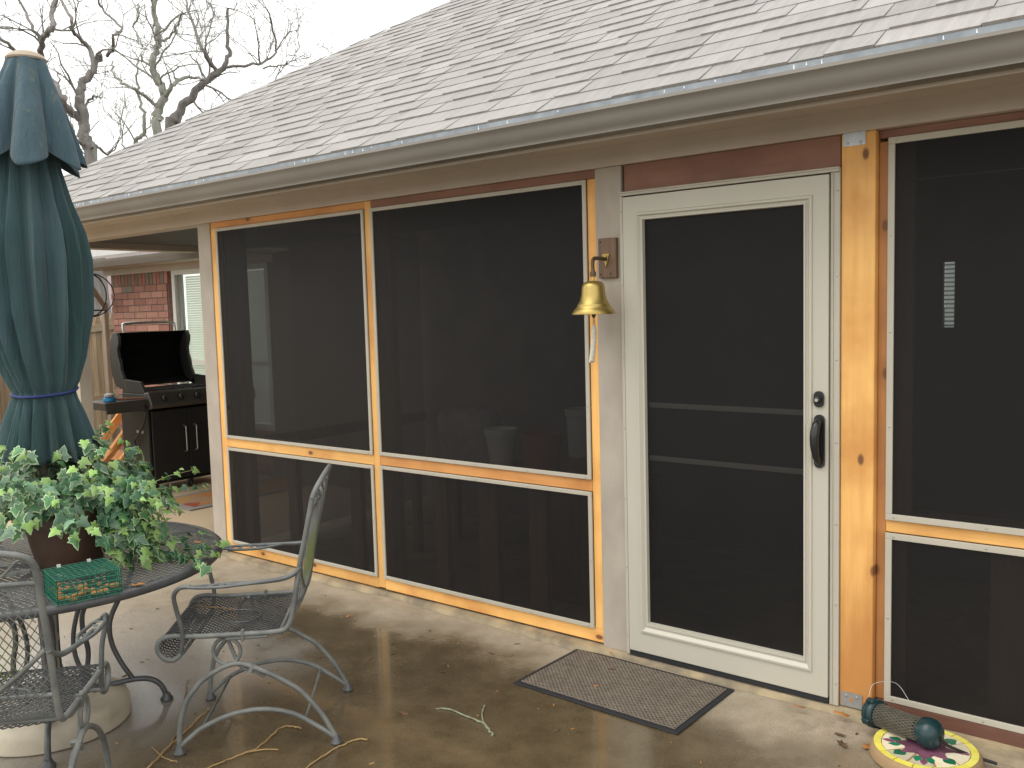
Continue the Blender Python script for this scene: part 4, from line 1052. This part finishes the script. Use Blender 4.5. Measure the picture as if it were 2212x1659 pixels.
        mb.tube([(.21,yo,.646),(.245,yo,.645),(.268,yo-s*.004,.625),(.275,yo-s*.012,.596),(.268,yo-s*.024,.536),(.257,y+s*.008,.476),(.258,y+s*.004,.43),(.268,y,.385)], [.0085]*8, 10, 5)
        mb.build('arm', M['iron'], t, smooth=True)
        # spring coil and clips
        mb = MB(); r_ = .050; cx_, cz_ = .103, .382
        pts = [(-.05,y,.433),(.03,y,.432),(.085,y,.4315)]
        for j in range(0, 17):
            a = math.pi/2 - 2*math.pi*j/16*1.0; pts.append((cx_+r_*math.cos(a)*-1, y-s*.014*j/16, cz_+r_*math.sin(a)))
        pts += [(.06,y-s*.014,.322),(.0,y-s*.014,.292),(-.03,y-s*.014,.272)]
        mb.tube(pts, .0072, 8, 3)
        mb.box(.036,.046,y-.012,y+.012,.422,.462); mb.obox((.018,y-s*.007,.309),(.006,0,.003),(0,.016,0),(-.010,0,.018))
        mb.build('spring', M['iron_light'], t, smooth=True)
        mb = MB()
        mb.tube([(.293,y,.028),(.287,y,.10),(.262,y,.193),(.222,y,.25),(.186,y,.285),(.113,y,.325),(.05,y,.333),(-.028,y,.300),(-.10,y,.258),(-.168,y,.207),(-.235,y,.12),(-.282,y,.03)], .0098, 10, 6)
        mb.tube([(.29,y,.028),(.25,y,.062),(.197,y,.100),(.094,y,.140),(-.021,y,.152),(-.128,y,.128),(-.213,y,.076),(-.282,y,.026)], .0092, 10, 6)
        lg = mb.build('leg', M['iron_light'], t, smooth=True)
        for x in (.293,-.286):
            m2 = MB(); m2.lathe([(.022,0),(.0235,.006),(.016,.016),(.013,.03),(.011,.036)], 16, (x,y,0)); m2.build('foot', M['iron_dark'], lg, smooth=True)
    mb = MB(); mb.tube([(.205,HALF,.095),(.205,-HALF,.095)], .0058, 8); mb.build('stretcher', M['iron'], t, smooth=True)
    mb = MB(); mb.tube([(-.175,HALF,.103),(-.175,-HALF,.103)], .0058, 8); mb.build('stretcher', M['iron_light'], t, smooth=True)
    return t
chair('iron_chair', 'grey iron spring chair standing alone near the wide porch screen', (-.86875,-1.36775,.001), math.atan2(-.69045,-.72338))
chair('iron_chair', 'grey iron spring chair at lower left, seen from behind its mesh back', (-.805,-2.415,.001), 2.40)

# ================================================================== POT AND IVY
PC = Vector((-1.44,-1.855,ZT+.001))
ivy = thing('ivy_pot', 'brown pot overflowing with variegated ivy on the mesh table', 'potted plant', PC)
mb = MB(); mb.lathe([(.105,0),(.118,.01),(.140,.10),(.150,.165),(.151,.17),(.158,.172),(.160,.18),(.160,.225),(.156,.232),(.146,.232),(.142,.20)], 48); mb.build('pot', M['pot'], ivy, smooth=True)
mb = MB(); mb.lathe([(.001,.215),(.09,.213),(.144,.205)], 32, cap=False); mb.build('soil', M['soil'], ivy, smooth=True)
OUT = [(0,.0),(.13,-.13),(.34,-.24),(.42,-.10),(.37,.04),(.60,.16),(.40,.27),(.27,.40),(.22,.62),(0,1.0)]
def leafmesh(s_, gm, em, fold, edge):
    out = [Vector((x, y, 0)) for x, y in OUT] + [Vector((-x, y, 0)) for x, y in OUT[-2:0:-1]]
    def z(p): return -fold*abs(p.x) - .22*p.y*p.y + .05
    mb = MB(); n = len(out); ctr = Vector((0,.2,0))
    inn = [ctr+(p-ctr)*edge for p in out]
    V = [Vector((p.x, p.y, z(p)))*s_ for p in out]+[Vector((p.x, p.y, z(p)+.012))*s_ for p in inn]+[Vector((0,.2,z(ctr)+.02))*s_]
    mb.cm = 0
    mb.add(V, [(i, (i+1) % n, n+(i+1) % n, n+i) for i in range(n)])
    nf = len(mb.f)
    mb.cm = 1; mb.f += [(n+i, n+(i+1) % n, 2*n) for i in range(n)]; mb.mi += [1]*n
    return mb
LM = []
for (g, e_, edge, s_) in ((0,1,.88,.046),(0,1,.88,.037),(1,0,.80,.056),(1,0,.84,.044),(2,0,.86,.050),(2,1,.88,.041),(3,0,.90,.036),(3,3,.85,.028),(1,1,.88,.043)):
    b_ = leafmesh(s_, g, e_, .28, edge); LM.append((b_, b_.mesh('leaf', [LE[e_] if e_ < 2 else LG[3], LG[g]], True)))
ri = random.Random(17)
vines = MB(); leaves = []
view = Vector((CAMP.x-PC.x, CAMP.y-PC.y, 0)).normalized(); rgt = Vector((CR.x,CR.y,0)).normalized()
def vine(start, d, L, droop, tipkind, floor=.014, r=.0028, dens=1.0, clear=True):
    p = start.copy(); d = d.normalized(); n = int(L/.022); pts = [p.copy()]
    for i in range(n):
        d = (d+Vector((ri.gauss(0,.14), ri.gauss(0,.14), ri.gauss(0,.12)-droop))).normalized()
        q_ = p+d*.022
        rad = math.hypot(q_.x, q_.y)
        if q_.z < .24 and .10 < rad < .185:      # stay outside the pot
            k_ = .188/rad; q_.x *= k_; q_.y *= k_
        onr = (q_.x*rgt.x+q_.y*rgt.y); onv = q_.x*view.x+q_.y*view.y
        if clear and q_.z < .205 and onv > -.02 and -.17 < onr < .115: break      # the front of the pot stays bare
        if q_.z < floor: q_.z = floor; d.z = max(d.z, .02)
        p = q_; pts.append(p.copy())
        if ri.random() < .88*dens and i > 1:
            young = i > n*.74
            out = Vector((p.x, p.y, 0)); out = out.normalized() if out.length > .01 else view
            nrm = (out*.5+Vector((0,0,.65))+view*.55+Vector((ri.gauss(0,.42), ri.gauss(0,.42), ri.gauss(0,.34)))).normalized()
            side = d.cross(Vector((0,0,1))); side = side.normalized() if side.length > .05 else rgt
            tip = (d*.5+side*ri.choice((-1,1))*.7+Vector((0,0,-.55))+out*.25).normalized()
            leaves.append((p+side*ri.uniform(-.016,.016)+nrm*ri.uniform(.004,.03), nrm, tip, (ri.choice((6,7,6,3)) if young else ri.choice(tipkind)), ri.uniform(.62,1.22)))
    vines.tube(pts, [r*(1-.6*i/len(pts)) for i in range(len(pts))], 5, cap=False)
pale = (2,3,2,4,4,5,8,3); deep = (0,1,0,1,4,5,0,8)
for i in range(128):
    a = ri.uniform(0, 2*math.pi); base = Vector((.10*math.cos(a), .10*math.sin(a), .22))
    d = Vector((math.cos(a)*.8, math.sin(a)*.8, ri.uniform(.7,1.9)))
    onr = d.x*rgt.x+d.y*rgt.y
    L = ri.uniform(.18,.44)*(.78 if onr > .3 else 1)
    vine(base, d, L, ri.uniform(.09,.17), deep if onr > .12 else pale)
for i in range(34):     # shoots standing up
    a = ri.uniform(0, 2*math.pi); base = Vector((.08*math.cos(a), .08*math.sin(a), .24))+rgt*ri.uniform(-.10,.04)
    vine(base, Vector((math.cos(a)*.45, math.sin(a)*.45, 1)), ri.uniform(.20,.36), .02, pale, dens=.8)
for i in range(60):     # thick cascade on the right of the pot, down to the table
    t_ = ri.uniform(-.25,.85); d0 = (rgt+view*t_*.7); d0.normalize()
    vine(d0*.12+Vector((0,0,.235)), d0*.7+Vector((0,0,ri.uniform(.3,1.2))), ri.uniform(.22,.40), ri.uniform(.17,.30), deep)
for i in range(16):      # left curtain
    d0 = (-rgt+view*ri.uniform(-.2,.9)); d0.normalize()
    vine(d0*.13+Vector((0,0,.235)), d0+Vector((0,0,ri.uniform(.3,.9))), ri.uniform(.28,.52), ri.uniform(.15,.22), pale)
for a_, L in ((-.35,.34),(-.12,.42),(.08,.36),(-.55,.30)):      # runners trailing across the table to its edge
    d0 = (rgt*math.cos(a_)-view*math.sin(-a_)); d0.normalize()
    vine(d0*.27+Vector((0,0,.05)), d0+Vector((0,0,-.1)), L, .03, (0,1,6,3), floor=.018)
for a_, L, up in ((.9,.30,.30),(.75,.34,.12)):    # airborne runners to the right
    d0 = (rgt*.95-view*.25*a_); d0.normalize()
    vine(d0*.20+Vector((0,0,.27)), d0+Vector((0,0,up)), L, .045, (1,6,7,3), dens=.9)
vines.build('stems', M['stem'], ivy, kind='stuff', smooth=True)
def leafmat4(p, nrm, tip, s_):
    y = (tip-nrm*tip.dot(nrm)).normalized(); x = y.cross(nrm).normalized()
    m4 = Matrix((x, y, nrm)).transposed().to_4x4() @ Matrix.Scale(s_, 4); m4.translation = p; return m4
def key(lf): return (lf[0]-(CAMP-PC)).length - .25*lf[0].z
leaves.sort(key=key)
rest = {}
allm = [LE[0], LE[1], LG[0], LG[1], LG[2], LG[3]]
stuff = MB()
for i, (p, nrm, tip, kd, s_) in enumerate(leaves):
    m4 = leafmat4(p, nrm, tip, s_)
    if i < 300:
        o = bpy.data.objects.new('leaf', LM[kd][1]); C.objects.link(o); o.parent = ivy; o.matrix_local = m4
    else:
        b_ = LM[kd][0]; me = LM[kd][1]; idx = [allm.index(q_) for q_ in me.materials]; o_ = len(stuff.v)
        stuff.v += [tuple(m4 @ Vector(v_)) for v_ in b_.v]; stuff.f += [tuple(q_+o_ for q_ in f_) for f_ in b_.f]; stuff.mi += [idx[q_] for q_ in b_.mi]
stuff.build('foliage', allm, ivy, smooth=True, kind='stuff')

# ================================================================== SUET CAGE
A = Vector((-.921,-2.145,0)); B = Vector((-.879,-1.944,0)); ux = (B-A).normalized(); uy = Vector((-ux.y,ux.x,0)); LX, LY, LZ = .205, .185, .085
cg = thing('wire_cage', 'green wire suet feeder cage lying on the edge of the table', 'bird feeder', (A.x-.02,A.y+.01,ZT+.003), math.atan2(ux.y,ux.x))
mb = MB(); r = .0019
nx, ny, nz = 10, 8, 5
for z in (0.,LZ):
    for i in range(nx+1): x = LX*i/nx; mb.tube([(x,0,z),(x,LY,z)], r, 5)
    for i in range(ny+1): y = LY*i/ny; mb.tube([(0,y,z+.002),(LX,y,z+.002)], r, 5)
for y in (0.,LY):
    for i in range(nx+1): x = LX*i/nx; mb.tube([(x,y,0),(x,y,LZ)], r, 5)
    for i in range(1,nz): z = LZ*i/nz; mb.tube([(0,y-.002,z),(LX,y-.002,z)], r, 5)
for x in (0.,LX):
    for i in range(ny+1): y = LY*i/ny; mb.tube([(x,y,0),(x,y,LZ)], r, 5)
    for i in range(1,nz): z = LZ*i/nz; mb.tube([(x+.002,0,z),(x+.002,LY,z)], r, 5)
mb.build('wire_grid', M['green_wire'], cg)
mb = MB()
for x in (.05,.15): mb.box(x-.006,x+.006,LY-.004,LY+.004,LZ,LZ+.010)
mb.build('white_clips', M['white'], cg)
mb = MB(); rc = random.Random(9)
for i in range(34):
    c = Vector((rc.uniform(.01,LX-.01), rc.uniform(.01,LY-.01), rc.uniform(.006,.03))); s_ = rc.uniform(.003,.008)
    mb.obox(c, (s_*rc.uniform(1,2.4),s_*.4,0),(-s_*.3,s_,.2*s_),(0,0,s_*.5))
mb.build('seed_crumbs', M['suet'], cg, kind='stuff')

# ================================================================== BELL
bl = thing('brass_bell', 'brass bell with white rope on a wooden plaque beside the screen door', 'bell', (-.078,-.0105,1.84))
mb = MB(); mb.box(-.048,.047,-.020,-.0005,-.086,.092); pq = mb.build('plaque', M['plaque'], bl, bev=.004)
mb = MB()
for x, z in ((-.035,.075),(-.035,-.070),(.018,-.068)): mb.lathe([(.0045,0),(.003,.002)], 8, (x,-.020,z), rx)
mb.build('nails', M['blackm'], pq)
mb = MB(); mb.prism([(-.026,-.020,.022),(.014,-.020,.022),(-.004,-.020,-.040)], (0,-.006,0)); mb.prism([(-.014,-.026,.014),(.004,-.026,.014),(-.005,-.026,-.010)], (0,-.006,0)); mb.build('bracket_plate', M['brass'], bl, bev=.002)
mb = MB(); mb.tube([(-.004,-.026,-.002),(-.003,-.08,.0),(.0,-.125,-.002),(.002,-.142,-.018),(.004,-.144,-.045),(.004,-.144,-.068)], [.0085,.0085,.0085,.008,.0075,.010], 10, 5); mb.box(-.008,.016,-.150,-.138,-.082,-.060); mb.build('bracket_arm', M['brassd'], bl, smooth=True)
mb = MB(); mb.lathe([(.004,-.085),(.006,-.099),(.022,-.101),(.038,-.106),(.047,-.116),(.050,-.128),(.053,-.160),(.059,-.184),(.068,-.200),(.0715,-.205),(.071,-.209),(.083,-.222),(.0955,-.241),(.0945,-.246),(.080,-.238),(.055,-.215),(.046,-.18),(.042,-.13)], 48, (.004,-.144,0), cap=False); mb.build('bell_body', M['brass'], bl, smooth=True)
mb = MB(); mb.lathe([(.003,-.20),(.004,-.240),(.009,-.246),(.009,-.254),(.004,-.262)], 14, (.004,-.144,0)); 
for z in (-.270,-.286): mb.tube([(.004+.005*math.cos(t), -.144, z+.008*math.sin(t)) for t in [2*math.pi*j/10 for j in range(10)]], .0016, 5, closed=True)
mb.build('clapper', M['brassd'], bl, smooth=True)
mb = MB(); 
for s in range(3):
    mb.tube([(.004-.016*(j/40)**2+.0075*math.cos(j*.75+s*2.094)*min(1,.3+j/8), -.144+.0075*math.sin(j*.75+s*2.094)*min(1,.3+j/8), -.294-.162*j/40) for j in range(41)], .0058, 6)
mb.build('rope', M['rope'], bl, smooth=True)

# ================================================================== DOORMAT
dc = Vector((.127,-.297,.0015)); 
dm = thing('doormat', 'brown waffle doormat with black rubber border at the screen door', 'doormat', dc, R(-1.0))
mb = MB(); mb.box(-.402,.402,-.246,.246,0,.006); mb.build('rubber_border', M['rubber'], dm, bev=.003)
mb = MB(); mb.box(-.378,.378,-.222,.222,.006,.0115); mb.build('carpet', M['doormat'], dm, bev=.003)
# ================================================================== STEPPING STONE
sc = Vector((1.318,-.205,.001)); RS = .172
stn = thing('stepping_stone', 'round mosaic stepping stone with purple flower and yellow border', 'stepping stone', sc)
mb = MB(); mb.lathe([(RS+.004,0),(RS+.012,.006),(RS+.010,.03),(RS+.002,.042),(RS-.01,.0435),(.001,.0435)], 64); mb.build('body', M['stonebody'], stn, smooth=True)
tcount = [0]
def tess(name, poly, m, h=.0022):
    tcount[0] += 1; h += (tcount[0] % 9)*.00016
    mb = MB(); mb.prism([(x,y,.0437) for x, y in poly], (0,0,h)); return mb.build(name, M[m], stn)
NR = 16
for i in range(NR):
    a0 = 2*math.pi*(i+.03)/NR; a1 = 2*math.pi*(i+.97)/NR; k_ = 4
    tess('rim_tile', [(RS*.985*math.cos(a0+(a1-a0)*j/k_), RS*.985*math.sin(a0+(a1-a0)*j/k_)) for j in range(k_+1)]+[(RS*.845*math.cos(a1-(a1-a0)*j/k_), RS*.845*math.sin(a1-(a1-a0)*j/k_)) for j in range(k_+1)], 'g_yellow')
def petal(a, r0, r1, wd, k_=9):
    ca, sa = math.cos(a), math.sin(a); L = []
    for sgn in (1,-1):
        rng = range(k_+1) if sgn > 0 else range(k_-1,0,-1)
        for j in rng:
            f_ = j/k_; r_ = r0+(r1-r0)*f_; w_ = sgn*wd*math.sin(math.pi*f_**.85); L.append((ca*r_-sa*w_, sa*r_+ca*w_))
    return L
rp = random.Random(6)
# white glass wedges between, then flower pieces a hair higher
for i in range(10):
    a = 2*math.pi*(i+.5)/10+.15; d_ = .285
    tess('white_piece', [(RS*.83*math.cos(a-d_), RS*.83*math.sin(a-d_)),(RS*.835*math.cos(a), RS*.835*math.sin(a)),(RS*.83*math.cos(a+d_), RS*.83*math.sin(a+d_)),(RS*.42*math.cos(a+.25), RS*.42*math.sin(a+.25)),(RS*.42*math.cos(a-.25), RS*.42*math.sin(a-.25))], 'g_white', .0018)
for i in range(8):
    a = 2*math.pi*i/8+.2; tess('petal', petal(a, .012, RS*.60, .0235), 'g_purple', .0032)
for i in range(4):
    a = 2*math.pi*i/4+.2+math.pi/8*0; tess('bud', petal(a, RS*.56, RS*.82, .012), 'g_purple', .0028)
    for s in (-1,1): tess('leaf_piece', petal(a+s*.20, RS*.46, RS*.72, .014), 'g_green', .0026)
    tess('leaf_piece', petal(a+math.pi/4, RS*.50, RS*.80, .021), 'g_green', .0026)
mb = MB(); mb.lathe([(.011,.0437),(.011,.049),(.008,.0505)], 14); mb.build('flower_centre', M['g_yellow'], stn)
# ================================================================== BIRD FEEDER
fa = Vector((1.128,-.125,.086)); fb = Vector((1.345,-.215,.103)); ax = (fb-fa).normalized(); FL = (fb-fa).length
fdr = thing('tube_feeder', 'dark teal tube bird feeder lying on its side across the mosaic stone', 'bird feeder', fa)
q4 = ax.to_track_quat('Z', 'Y').to_matrix().to_4x4()
def fz(mb, prof, m, name, **k_): 
    mb.lathe(prof, 32, M4=q4); return mb.build(name, M[m], fdr, smooth=True, **k_)
fz(MB(), [(.030,-.034),(.046,-.032),(.053,-.022),(.0535,-.016),(.049,-.013),(.049,-.008),(.0535,-.005),(.053,.004),(.050,.010),(.042,.012)], 'teal', 'base_cap')
fz(MB(), [(.036,.01),(.037,FL*.75)], 'seeds', 'seed_fill')
mb = MB()
for fam in (1,-1):
    for i in range(22):
        a0 = 2*math.pi*i/22; mb.tube([q4 @ Vector((.0405*math.cos(a0+fam*j*.12), .0405*math.sin(a0+fam*j*.12), .012+(FL-.04)*j/18)) for j in range(19)], .0013, 4, cap=False)
mb.build('wire_tube', M['seedmesh'], fdr, kind='stuff')
fz(MB(), [(.043,FL-.040),(.050,FL-.038),(.0535,FL-.02),(.0525,FL-.002),(.044,FL+.014),(.028,FL+.024),(.004,FL+.028)], 'teal', 'top_cap')
for a in (0.3,1.9,3.5,5.0):
    mb = MB(); mb.obox(q4 @ Vector((.049*math.cos(a), .049*math.sin(a), -.008)), q4.to_3x3() @ Vector((.012*math.cos(a),.012*math.sin(a),0)), q4.to_3x3() @ Vector((-.012*math.sin(a),.012*math.cos(a),0)), q4.to_3x3() @ Vector((0,0,.016))); mb.build('perch', M['teal'], fdr, bev=.005)
mb = MB(); e0 = q4 @ Vector((0,0,FL+.03)); mb.tube([e0, e0+Vector((.02,.015,-.03)), e0+Vector((.09,.07,-.070)), e0+Vector((.16,.09,-.085))], .0055, 8, 5); mb.build('hanger', M['blackm'], fdr, smooth=True)
mb = MB(); mb.tube([Vector((-.03,.0,.05)),Vector((-.02,.03,.10)),Vector((.05,.06,.11)),Vector((.10,.05,.06))], .0012, 5, 5); mb.build('bail_wire', M['chrome'], fdr)

# ================================================================== STICKS, LEAVES
def stick(label, pts, r, m, branch=None):
    mb = MB(); z = .004; r *= .66
    P = [Vector((x, y, z+ri.uniform(0,.003))) for x, y in pts]
    P, _r = spline(P, [1]*len(P), 5); P = [p+Vector((ri.gauss(0,.0022), ri.gauss(0,.0022), 0)) for p in P]
    mb.tube(P, [r*(.7+.5*i/len(P))*ri.uniform(.8,1.25) for i in range(len(P))], 7)
    if branch: mb.tube([Vector((x, y, z+.003)) for x, y in branch], [r*.8]*len(branch), 6, 3)
    o = mb.build('stick', M[m], smooth=True); tag(o, label, 'stick', 'fallen sticks on the patio')
stick('yellow stick lying against the near chair foot', [(-.90,-1.90),(-.926,-1.847),(-.971,-1.78),(-1.02,-1.696),(-1.062,-1.621),(-1.113,-1.547),(-1.158,-1.464)], .0048, 'twig')
stick('forked tan stick lying under the chair between its feet', [(-.735,-1.83),(-.731,-1.76),(-.723,-1.689),(-.713,-1.607),(-.709,-1.555),(-.736,-1.474),(-.768,-1.392),(-.748,-1.367),(-.696,-1.352)], .0042, 'twig', [(-.71,-1.60),(-.673,-1.544),(-.629,-1.514)])
stick('curved yellow stick to the right of the chair rear foot', [(-.42,-1.62),(-.433,-1.548),(-.447,-1.475),(-.458,-1.378),(-.453,-1.295),(-.413,-1.261)], .0042, 'twig')
stick('thin brown stick pointing at the table foot', [(-1.50,-1.345),(-1.455,-1.382),(-1.34,-1.465),(-1.214,-1.55),(-1.096,-1.645),(-1.01,-1.719)], .0036, 'twig_brown')
stick('green lichen covered forked twig on open concrete left of the doormat', [(-.383,-.91),(-.325,-.885),(-.2,-.899),(-.136,-.903),(-.08,-.935),(-.033,-.962)], .006, 'lichen', [(-.136,-.903),(-.19,-.85),(-.235,-.78)])
stick('straw coloured twig crossing behind the near chair foot', [(-1.05,-1.78),(-.99,-1.79),(-.93,-1.80),(-.86,-1.79)], .003, 'twig')
def dead_leaf(x, y, z, s, rz, m, label):
    mb = MB(); rl_ = random.Random(int(abs(x*1000+y*77)))
    o_ = [(math.cos(a)*s*(1 if i % 2 else .62)*rl_.uniform(.8,1.15)*(1.35 if abs(math.cos(a)) > .8 else .8), math.sin(a)*s*.6*(1 if i % 2 else .62)*rl_.uniform(.8,1.15), rl_.uniform(0,.25)*s) for i, a in enumerate([2*math.pi*j/12 for j in range(12)])]
    mb.add([(0,0,.05*s)]+o_, [(0,i+1,(i+1) % 12+1) for i in range(12)]); o = mb.build('dead_leaf', M[m], smooth=True)
    sol = o.modifiers.new('thickness', 'SOLIDIFY'); sol.thickness = .0008
    o.location = (x,y,z); o.rotation_euler = (rl_.uniform(-.2,.2), rl_.uniform(-.2,.2), rz); tag(o, label, 'leaf', 'dead leaves')
G = [(.0,-.185,.014,.014,.5,'leaf_brown','small brown leaf near the back corner of the doormat'),
     (.045,-.37,.014,.013,1.3,'leaf_orange','pale tan leaf on the left half of the doormat'),
     (-.08,-.055,.028,.016,2.0,'leaf_orange','red orange leaf on the slab edge behind the doormat'),
     (-.46,-1.02,.004,.022,.3,'leaf_brown','curled brown leaf left of the lichen twig'),
     (.985,-.085,.03,.026,.1,'leaf_orange','orange oak leaf against the base of the cedar post'),
     (.83,-.11,.026,.020,.4,'leaf_orange','orange leaf on the slab edge under the door'),
     (1.13,-.24,.006,.03,1.2,'leaf_orange','orange oak leaf touching the mosaic stone rim'),
     (1.05,-.27,.004,.03,2.2,'leaf_brown','wet dark leaf left of the mosaic stone'),
     (1.02,-.20,.004,.020,2.9,'leaf_brown','small black leaf in front of the zinc plate'),
     (-1.18,-1.46,.4475,.02,.7,'leaf_orange','tan leaf resting on the chair seat near its arm'),
     (-.80,-1.28,.447,.022,.9,'leaf_orange','tan leaf at the back of the lone chair seat'),
     (-1.29,-1.39,ZT+.006,.019,.2,'leaf_orange','orange leaf on the far edge of the table'),
     (-.93,-1.86,ZT+.006,.022,1.2,'leaf_orange','rust coloured leaf on the table beside the wire cage'),
     (-.99,-2.17,ZT+.006,.016,.2,'leaf_orange','bright orange crumb leaf left of the wire cage'),
     (-.62,-.62,.003,.014,.2,'leaf_brown','tiny dark leaf on the concrete behind the lone chair'),
     (.13,-.78,.003,.013,1.2,'leaf_brown','tiny brown leaf in front of the doormat'),
     (-1.55,-.36,.003,.014,1.9,'leaf_orange','pale leaf on dry concrete by the left screen'),
     (-.55,-.16,.003,.012,.6,'leaf_brown','dark speck of leaf by the bottom cedar plate')]
for g in G: dead_leaf(*g)
mb = MB(); mb.tube([(-1.17,-1.52,.450),(-1.10,-1.47,.452),(-1.03,-1.44,.451),(-.98,-1.42,.451)], [.003,.0035,.003,.002], 6, 4); o = mb.build('stick', M['twig_brown'], smooth=True); tag(o, 'short brown twig lying on the lone chair seat', 'stick', 'fallen sticks on the patio')

mb = MB(); rd = random.Random(33)
for i in range(120):
    x = rd.uniform(-2.6, 1.6); y = rd.uniform(-2.2, -.08)
    if -.30 < x < .56 and -.56 < y < -.03: continue
    a = rd.uniform(0, 6.28); L = rd.uniform(.0025, .010)*(1.6 if rd.random() < .12 else 1); wd = L*rd.uniform(.2,.5)
    mb.cm = rd.choice((0,0,0,1,2)); ca, sa = math.cos(a), math.sin(a)
    mb.obox((x,y,.0025), (ca*L,sa*L,0), (-sa*wd,ca*wd,0), (0,0,.0012))
o = mb.build('leaf_debris', [M['leaf_brown'], M['leaf_orange'], M['twig']], kind='stuff'); tag(o, 'scattered crumbs of bark and leaf on the patio concrete', 'debris')
